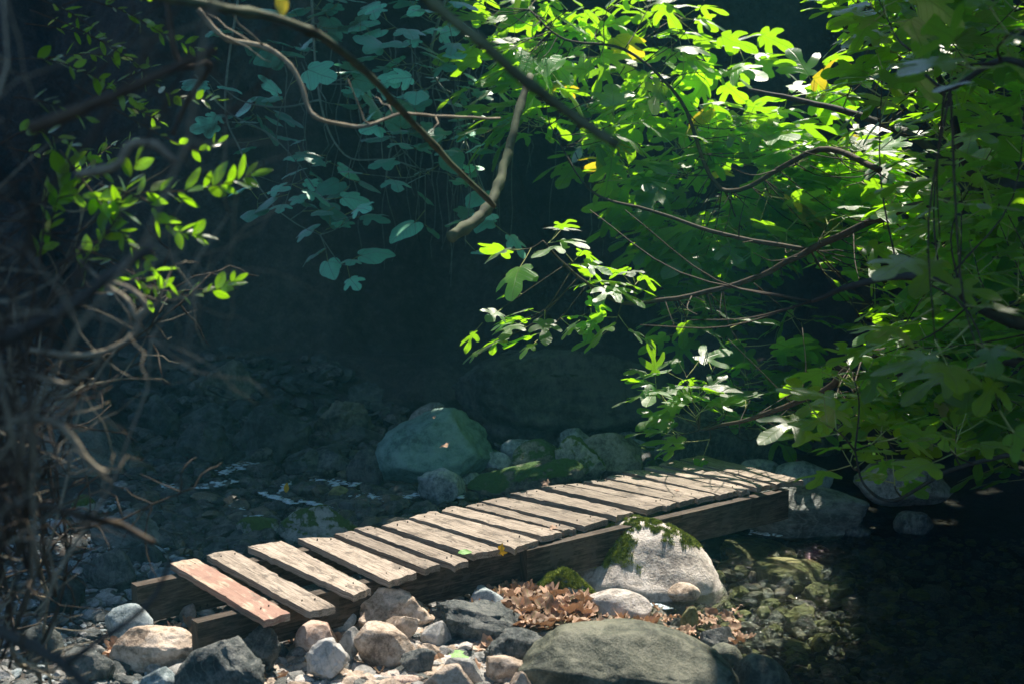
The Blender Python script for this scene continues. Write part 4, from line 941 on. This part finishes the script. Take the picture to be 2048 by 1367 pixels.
for args in [([(150, 470, 3.0), (270, 392, 3.0), (360, 383, 3.0), (440, 370, 3.0), (500, 352, 3.0)], 16, .085, 'brightest sunlit spray pointing right'),
             ([(200, 370, 3.0), (290, 400, 3.0), (320, 440, 3.0), (360, 465, 3.0), (395, 470, 3.0)], 15, .075, None),
             ([(60, 480, 3.1), (170, 520, 3.1), (280, 560, 3.1), (360, 590, 3.1), (430, 580, 3.1), (468, 562, 3.1)], 18, .062, 'lowest sunlit spray'),
             ([(150, 170, 3.2), (250, 230, 3.2), (330, 275, 3.2), (400, 302, 3.2), (435, 285, 3.2)], 9, .05, None),
             ([(100, 600, 3.0), (170, 520, 3.0), (230, 440, 3.0), (270, 330, 3.0)], 16, .085, None),
             ([(120, 300, 3.0), (210, 420, 3.0), (270, 500, 3.0), (330, 560, 3.0)], 16, .075, None),
             ([(20, 430, 3.0), (100, 400, 3.0), (180, 390, 3.0), (240, 420, 3.0)], 14, .09, None),
             ([(20, 560, 3.0), (80, 500, 3.0), (110, 420, 3.0), (130, 330, 3.0)], 16, .09, None),
             ([(-20, 300, 3.2), (60, 260, 3.2), (140, 290, 3.2), (200, 340, 3.2)], 14, .07, None),
             ([(-20, 120, 3.4), (100, 120, 3.4), (200, 160, 3.4), (280, 210, 3.4)], 18, .07, None),
             ([(60, 20, 3.6), (160, 60, 3.6), (260, 120, 3.6), (340, 190, 3.6), (430, 200, 3.6)], 20, .06, None),
             ([(100, -20, 3.6), (240, 20, 3.6), (330, 70, 3.6), (420, 110, 3.6)], 18, .06, None)]:
    spray(args[0], args[1], args[2], label=args[3])
for k in range(16):
    x, y = rs.uniform(-20, 220), rs.uniform(-20, 620); Y = rs.uniform(2.9, 4.2)
    a = rs.uniform(-.9, .5); L = rs.uniform(90, 190)
    spray([(x, y, Y), (x + L * .5 * math.cos(a), y + L * .5 * math.sin(a), Y), (x + L * math.cos(a), y + L * math.sin(a) + 15, Y + .1)], 8, .07, T=[LAN[0], NAR[0]])

# --- roots hanging from the far bank
rr_ = random.Random(51)
rootg = 'thin roots hanging from the shaded far bank'
for k in range(60):
    x = rr_.uniform(560, 1400); y0 = rr_.uniform(120, 330); Y = rr_.uniform(9.0, 10.0); P = [pt(x, y0 - 60, Y)]
    L = rr_.uniform(.5, 1.4)
    for i in range(9): P.append(P[-1] + Vector((rr_.gauss(0, .022), rr_.gauss(0, .02), -L / 9)))
    mb = MB(); mb.tube(P, [.0055 - .0004 * i for i in range(10)], 4)
    o = mb.build('hanging_root', [M['root']], origin=tuple(P[0])); tag(o, 'thin pale root hanging down in front of the shaded far bank', 'root', rootg)

# ------------------------------------------------------------------ fallen leaves
rl = random.Random(61)
mb = MB()
pile = [(955, 1215), (1000, 1180), (1060, 1190), (1130, 1200), (1178, 1195), (1172, 1235), (1150, 1262), (1060, 1275), (990, 1262)]
def top_at(x, y):
    z = gz(x, y)
    return z
for k in range(480):
    for _ in range(50):
        px, py = rl.uniform(950, 1180), rl.uniform(1175, 1275)
        if inpoly(px, py, pile): break
    p = at_z(px, py, .07)
    dpx = abs(px - 1075) / 110; h = .04 * max(0, 1 - dpx * dpx) * rl.random()
    put_leaf(mb, rl.choice(MAP + FAR), (p.x, p.y, max(gz(p.x, p.y), .03) + .01 + h), rv(rl) * Vector((1, 1, .12)), UP + rv(rl, .33), rl.uniform(.045, .085), rl.random() * 1.1 - .25, rl, rl.uniform(-.9, .9), rl.uniform(-.7, .8), 0, .11, rl.uniform(-.2, .7))
o = mb.build('leaf_litter', [M['dry']]); tag(o, 'pile of dry curled brown leaves washed up beside the pale stones', 'leaves', kind='stuff')
mb = MB()
for k in range(230):
    z_ = rl.random()
    if z_ < .45: px, py = rl.uniform(1190, 1500), rl.uniform(1195, 1275)
    elif z_ < .85: px, py = rl.uniform(540, 1060), rl.uniform(1225, 1365)
    else: px, py = rl.uniform(200, 540), rl.uniform(1250, 1360)
    p = at_z(px, py, .06)
    if any(((p.x - a[0]) / a[2]) ** 2 + ((p.y - a[1]) / a[3]) ** 2 < .8 for a in ROCKS[:75]): continue
    put_leaf(mb, rl.choice(MAP + FAR), (p.x, p.y, max(gz(p.x, p.y), 0.0) + .018), rv(rl) * Vector((1, 1, .2)), UP + rv(rl, .4), rl.uniform(.025, .055), rl.random() * 1.1 - .2, rl, rl.uniform(-1, 1), rl.uniform(-.8, 1), 0, .12, rl.uniform(0, 1))
o = mb.build('leaf_litter', [M['dry']]); tag(o, 'scattered dry leaves caught between the stones of the shore', 'leaves', kind='stuff')
def one_leaf(px, py, z, size, mat, T, label, d=None, n=None, curl=.2):
    mb = MB(); p = at_z(px, py, z)
    put_leaf(mb, T, p, d or rv(rl) * Vector((1, 1, .1)), n or (UP + rv(rl, .3)), size, .6, rl, .3, .2, 0, .05, curl)
    o = mb.build('leaf', [M[mat]], origin=tuple(p)); tag(o, label, 'leaf'); return o
one_leaf(915, 1104, DECK + .006, .055, 'gleaf', LAN[1], 'pale green leaf lying on the front plank ends', Vector((1, .1, .1)), Vector((.1, -.5, 1)))
one_leaf(1000, 1108, DECK - .02, .045, 'yleaf', MAP[0], 'orange yellow leaf caught on the front beam', Vector((.2, .2, 1)), Vector((0, -1, .4)))
one_leaf(1100, 1054, DECK + .006, .035, 'dry', MAP[0], 'small rust red leaf on the planks', Vector((1, -.3, .2)))
one_leaf(1098, 967, DECK + .008, .04, 'dry', MAP[0], 'orange leaf on the back edge of the planks', Vector((-1, .2, .2)))
one_leaf(1348, 977, DECK + .006, .03, 'dry', LAN[1], 'tiny pale leaf in the middle of the far planks')
one_leaf(1040, 1170, .02, .09, 'yleaf', MAP[0], 'yellow leaf floating beside the mossy stone', Vector((1, -.1, 0)), UP)
one_leaf(655, 1222, .12, .05, 'yleaf', MAP[0], 'small orange leaf under the second plank end', Vector((.1, .1, 1)), Vector((0, -1, .2)))
one_leaf(800, 1235, .15, .04, 'gleaf', LAN[0], 'green sliver of leaf on the largest tan rock')
one_leaf(905, 1305, .12, .075, 'gleaf', MAP[0], 'pale green lobed leaf lying on the gravel', None, UP)
one_leaf(730, 940, .06, .06, 'yleaf', LAN[1], 'yellow leaf standing beside the wet rock in the stream', Vector((.1, 0, 1)), Vector((0, -1, 0)))
one_leaf(572, 985, .03, .055, 'yleaf', LAN[1], 'yellow leaf by the glint flecks in the middle of the stream', Vector((.1, 0, 1)), Vector((0, -1, 0)))
one_leaf(870, 830, .55, .05, 'dry', LAN[0], 'pale dead leaf on top of the big smooth boulder')
one_leaf(888, 888, .35, .05, 'dry', MAP[0], 'pale curled leaf low on the big smooth boulder')
mb = MB(); p = at_y(565, 8, 2.42)
put_leaf(mb, LAN[1], p + Vector((0, 0, -.022)), Vector((-.1, .2, 1)), Vector((.1, -1, .4)), .05, 2.0, rl, .2, .2, 0, .03)
o = mb.build('leaf', [M['fig']], origin=tuple(p)); tag(o, 'single yellow green blurred leaf standing on the long mossy branch at the top', 'leaf')
# low herb by the beam
mb = MB(); p = at_z(585, 1235, .10)
for k in range(9):
    q = p + Vector((rl.uniform(-.03, .03), rl.uniform(-.02, .02), rl.uniform(0, .04))); put_leaf(mb, LAN[0], q, rv(rl) + UP, rv(rl) + UP, .035, .5, rl, .2, .1)
o = mb.build('seedling', [M['gleaf']], origin=tuple(p)); tag(o, 'tiny green seedling under the red plank end', 'plant')

# moss tufts on the white boulder and the slanting stone: read the real surface
def moss_on(ob, n, test, seed, h=(.006, .016), label=None):
    r = random.Random(seed); me = ob.data; mb = MB(); mw = Matrix.Translation(ob.location) @ ob.rotation_euler.to_matrix().to_4x4()
    cand = []
    for pl in me.polygons:
        c = mw @ pl.center; nn = (mw.to_3x3() @ pl.normal).normalized(); w = test(c, nn)
        if w > 0: cand.append((c, nn, math.sqrt(pl.area)))
    if not cand: return
    for _ in range(n):
        c, nn, s = r.choice(cand); q = c + rv(r, s * .5); q -= nn * (q - c).dot(nn)
        d = (nn + rv(r, .6)).normalized(); L = r.uniform(*h); sd = d.orthogonal().normalized() * L * .16
        sd = Matrix.Rotation(r.uniform(0, 6), 3, d) @ sd
        mb.add([q - sd - nn * .002, q + sd - nn * .002, q + sd * .5 + d * L * .6, q + d * L, q - sd * .5 + d * L * .6], [(0, 1, 2, 3, 4)])
    par = ob; me2 = mb.mesh('moss', [M['moss']], False, (0, 0, 0))
    o = link('moss', me2, None); o.parent = ob; o.matrix_parent_inverse = mw.inverted(); o['kind'] = 'stuff'
def screen(c):
    y = c.y; z = c.z - CAMZ; f = y * math.cos(PITCH) - z * math.sin(PITCH); u = y * math.sin(PITCH) + z * math.cos(PITCH)
    return 1024 + FPX * c.x / f, 683.5 - FPX * u / f
def tw(c, nn):
    x, y = screen(c)
    if nn.y > .75: return 0
    k = noise.noise(c * 22) * 30 + noise.noise(c * 70) * 24
    if 1175 < x < 1262 + k and 1062 + k * .5 < y < 1128 + k * .8: return 1
    if 1225 < x < 1250 and 1062 < y < 1085 and k > -4: return 1
    if y < 1060 + k * .3 and 1215 < x < 1320 and noise.noise(c * 40) > .05: return 1
    if 1335 + k < x < 1352 + k and 1050 < y < 1085: return 1
    if 1362 < x < 1400 and 1068 + k * .4 < y < 1088 + k * .4: return 1
    return 0
moss_on(white, 42000, tw, 1, (.005, .013))
for ob in [o for o in C.objects if o.get('label', '').startswith('slanting grey stone')]:
    moss_on(ob, 14000, lambda c, nn: 1 if (nn.z > .35 and screen(c)[1] < 1180 + noise.noise(c * 25) * 22) else 0, 2)

# ------------------------------------------------------------------ added unseen canopy, shaped to shade all but chosen spots
HOLE = [(-1.9, 3.6), (-1.2, 3.3), (-1.0, 2.7), (.4, 2.7), (.6, 4.2), (1.5, 4.8), (1.85, 6.3), (1.75, 7.5), (.2, 7.4), (-.5, 6.5), (-.3, 5.6), (-1.1, 4.95)]  # gaps cut along the sun direction over the spots to be lit
HOLES2 = [(-.74, 1.56, .12), (-.86, 2.32, .2), (-.80, 2.55, .16), (1.55, 3.6, .12), (1.3, 4.3, .12), (-2.3, 6.2, .07), (-1.5, 6.6, .08), (-1.1, 6.1, .06), (-1.9, 5.6, .07), (-.9, 7.0, .07), (-.55, 6.75, .10), (-.35, 7.2, .12), (-1.2, 7.3, .07), (-2.6, 7.1, .08), (-1.5, 5.3, .06)]
trunks = [(-6.5, 3.5), (-5.5, 12.5), (1.5, 14.0), (7.5, 10.0), (7.0, 3.0), (5.5, -4.5), (-5.0, -4.0), (0.5, -8.5)]  # added trunks that carry the unseen shading crowns
rc = random.Random(71)
crowns = [MB() for _ in trunks]
CT = [template([(0, 0), (.3, .1), (.42, .35), (.36, .65), (.2, .86), (0, 1)], .6)]
def open_sky(p):
    sx, sy = sproj(p)
    return inpoly(sx, sy, HOLE) or any((sx - a) ** 2 + (sy - b) ** 2 < c * c for a, b, c in HOLES2)
def canopy_leaf(x, y, z, s):
    k = min(range(len(trunks)), key=lambda i: (trunks[i][0] - x) ** 2 + (trunks[i][1] - y) ** 2)
    p = Vector((x, y, z))
    for s_ in (s, s * .5, s * .25):
        d = rv(rc).normalized()
        if not any(open_sky(p + d * s_ * f + q * s_ * .42) for f in (0, .5, 1) for q in (Vector((1, 0, 0)), Vector((-1, 0, 0)), Vector((0, 1, 0)), Vector((0, -1, 0)))):
            put_leaf(crowns[k], CT[0], p, d, UP + rv(rc, .35), s_, rc.random(), rc, .2, .1, 0, 0); return
NC = 15000
for _ in range(NC):
    x, y = rc.uniform(-3.9, 8.5), rc.uniform(.5, 14); z = rc.uniform(4.6, 6.8) + 1.2 * noise.noise(Vector((x * .3, y * .3, 0)))
    sx, sy = sproj((x, y, z))
    if inpoly(sx, sy, HOLE): continue
    if any((sx - a) ** 2 + (sy - b) ** 2 < c * c for a, b, c in HOLES2): continue
    canopy_leaf(x, y, z, rc.uniform(.28, .42))
for _ in range(3500):
    sx, sy = rc.uniform(-4, 1.6), rc.uniform(6.6, 10.2); z = rc.uniform(4.6, 6.8); h = z - DECK
    if inpoly(sx, sy, HOLE): continue
    canopy_leaf(sx + KX * h, sy + KY * h, z, rc.uniform(.28, .42))
# added unseen foliage that cuts sky light from behind and the sides
for _ in range(3600):
    a = rc.uniform(0, 2 * PI); rad = rc.uniform(7.5, 10.5)
    x, y = rad * math.cos(a) * .9 + .5, rad * math.sin(a) * 1.15 + 2.5
    if y < 0 and x < 1.5 and rc.random() < .7: continue
    if y > 3.0 and abs(x) < .9 * y: continue
    z = rc.uniform(.2, 5.5); sx, sy = sproj((x, y, z))
    if inpoly(sx, sy, HOLE): continue
    canopy_leaf(x, y, max(z, gz(x, y) + .2), rc.uniform(.28, .42))
places = ['on the left bank beside the stream', 'on the bank behind the slanting boulder', 'on top of the far bank', 'on the right bank behind the fig tree', 'on the right bank beside the camera', 'on the right bank behind the camera', 'on the left bank behind the camera', 'straight behind the camera']
for i, (x, y) in enumerate(trunks):
    z0 = gz(x, y); tr = empty('added_shade_tree', (x, y, z0), 'unseen tree added for its shade, standing ' + places[i], 'tree')
    mb = MB(); P = smooth_path([(x, y, z0 - .2), (x + .1, y, z0 + 1.5), (x - .1, y + .1, max(z0 + 2.8, 4.5)), (x, y, 6.6)], 5)
    mb.tube(P, [.22 - .15 * k / (len(P) - 1) for k in range(len(P))], 10)
    for k in range(7):
        a = rc.uniform(0, 6.3); L = rc.uniform(1.5, 3.2); b = Vector((x, y, rc.uniform(max(4, z0 + 1), 6)))
        mb.tube([b, b + Vector((math.cos(a) * L * .5, math.sin(a) * L * .5, .3)), b + Vector((math.cos(a) * L, math.sin(a) * L, .4))], [.06, .04, .015], 6)
    mb.build('trunk', [M['limb']], tr); crowns[i].build('crown', [M['canopy']], tr, smooth=False)

# ------------------------------------------------------------------ air
HAZE = 0.0055
if HAZE:
    t = NT('haze'); pv = t.n('ShaderNodeVolumePrincipled'); pv.inputs['Color'].default_value = (.18, .80, .88, 1); pv.inputs['Density'].default_value = HAZE; pv.inputs['Anisotropy'].default_value = .0
    t.l(pv.outputs[0], t.out.inputs['Volume'])
    mb = MB(); a, b, z0, z1 = -95, 95, -1.5, 12
    mb.add([(a, a, z0), (b, a, z0), (b, b, z0), (a, b, z0), (a, a, z1), (b, a, z1), (b, b, z1), (a, b, z1)], [(0, 3, 2, 1), (4, 5, 6, 7), (0, 1, 5, 4), (1, 2, 6, 5), (2, 3, 7, 6), (3, 0, 4, 7)])
    o = mb.build('haze', [t.m], smooth=False); tag(o, kind='stuff')

# ------------------------------------------------------------------ light
sc = bpy.context.scene
w = bpy.data.worlds.new('World'); sc.world = w; w.use_nodes = True; nt = w.node_tree
sky = nt.nodes.new('ShaderNodeTexSky'); sky.sky_type = 'NISHITA'; sky.sun_disc = False
sky.sun_elevation = SUN_EL; sky.sun_rotation = SUN_AZ; sky.ozone_density = 4.0; sky.dust_density = .2
bg = nt.nodes['Background']; bg.inputs[1].default_value = .15; nt.links.new(sky.outputs[0], bg.inputs[0])
sl = bpy.data.lights.new('sun', 'SUN'); sl.energy = 4.5; sl.angle = math.radians(.5); sl.color = (1, .90, .78)
so = bpy.data.objects.new('sun', sl); C.objects.link(so); so.location = SUND * 20
so.rotation_euler = (-SUND).to_track_quat('-Z', 'Y').to_euler()

cam = bpy.data.cameras.new('camera'); co = bpy.data.objects.new('camera', cam); C.objects.link(co)
co.location = (0, 0, CAMZ); co.rotation_euler = (PI / 2 - PITCH, 0, 0)
cam.sensor_width = 36; cam.lens = 36 * FPX / 2048; cam.clip_end = 400; cam.clip_start = .05
cam.dof.use_dof = True; cam.dof.focus_distance = 5.4; cam.dof.aperture_fstop = 3.2
sc.camera = co
vs_ = sc.view_settings; vs_.view_transform = 'Standard'; vs_.look = 'None'; vs_.exposure = 1.25; vs_.gamma = 1
sc.cycles.use_denoising = True
sc.cycles.max_bounces = 8; sc.cycles.transparent_max_bounces = 12; sc.cycles.volume_bounces = 0
sc.cycles.sample_clamp_indirect = 6
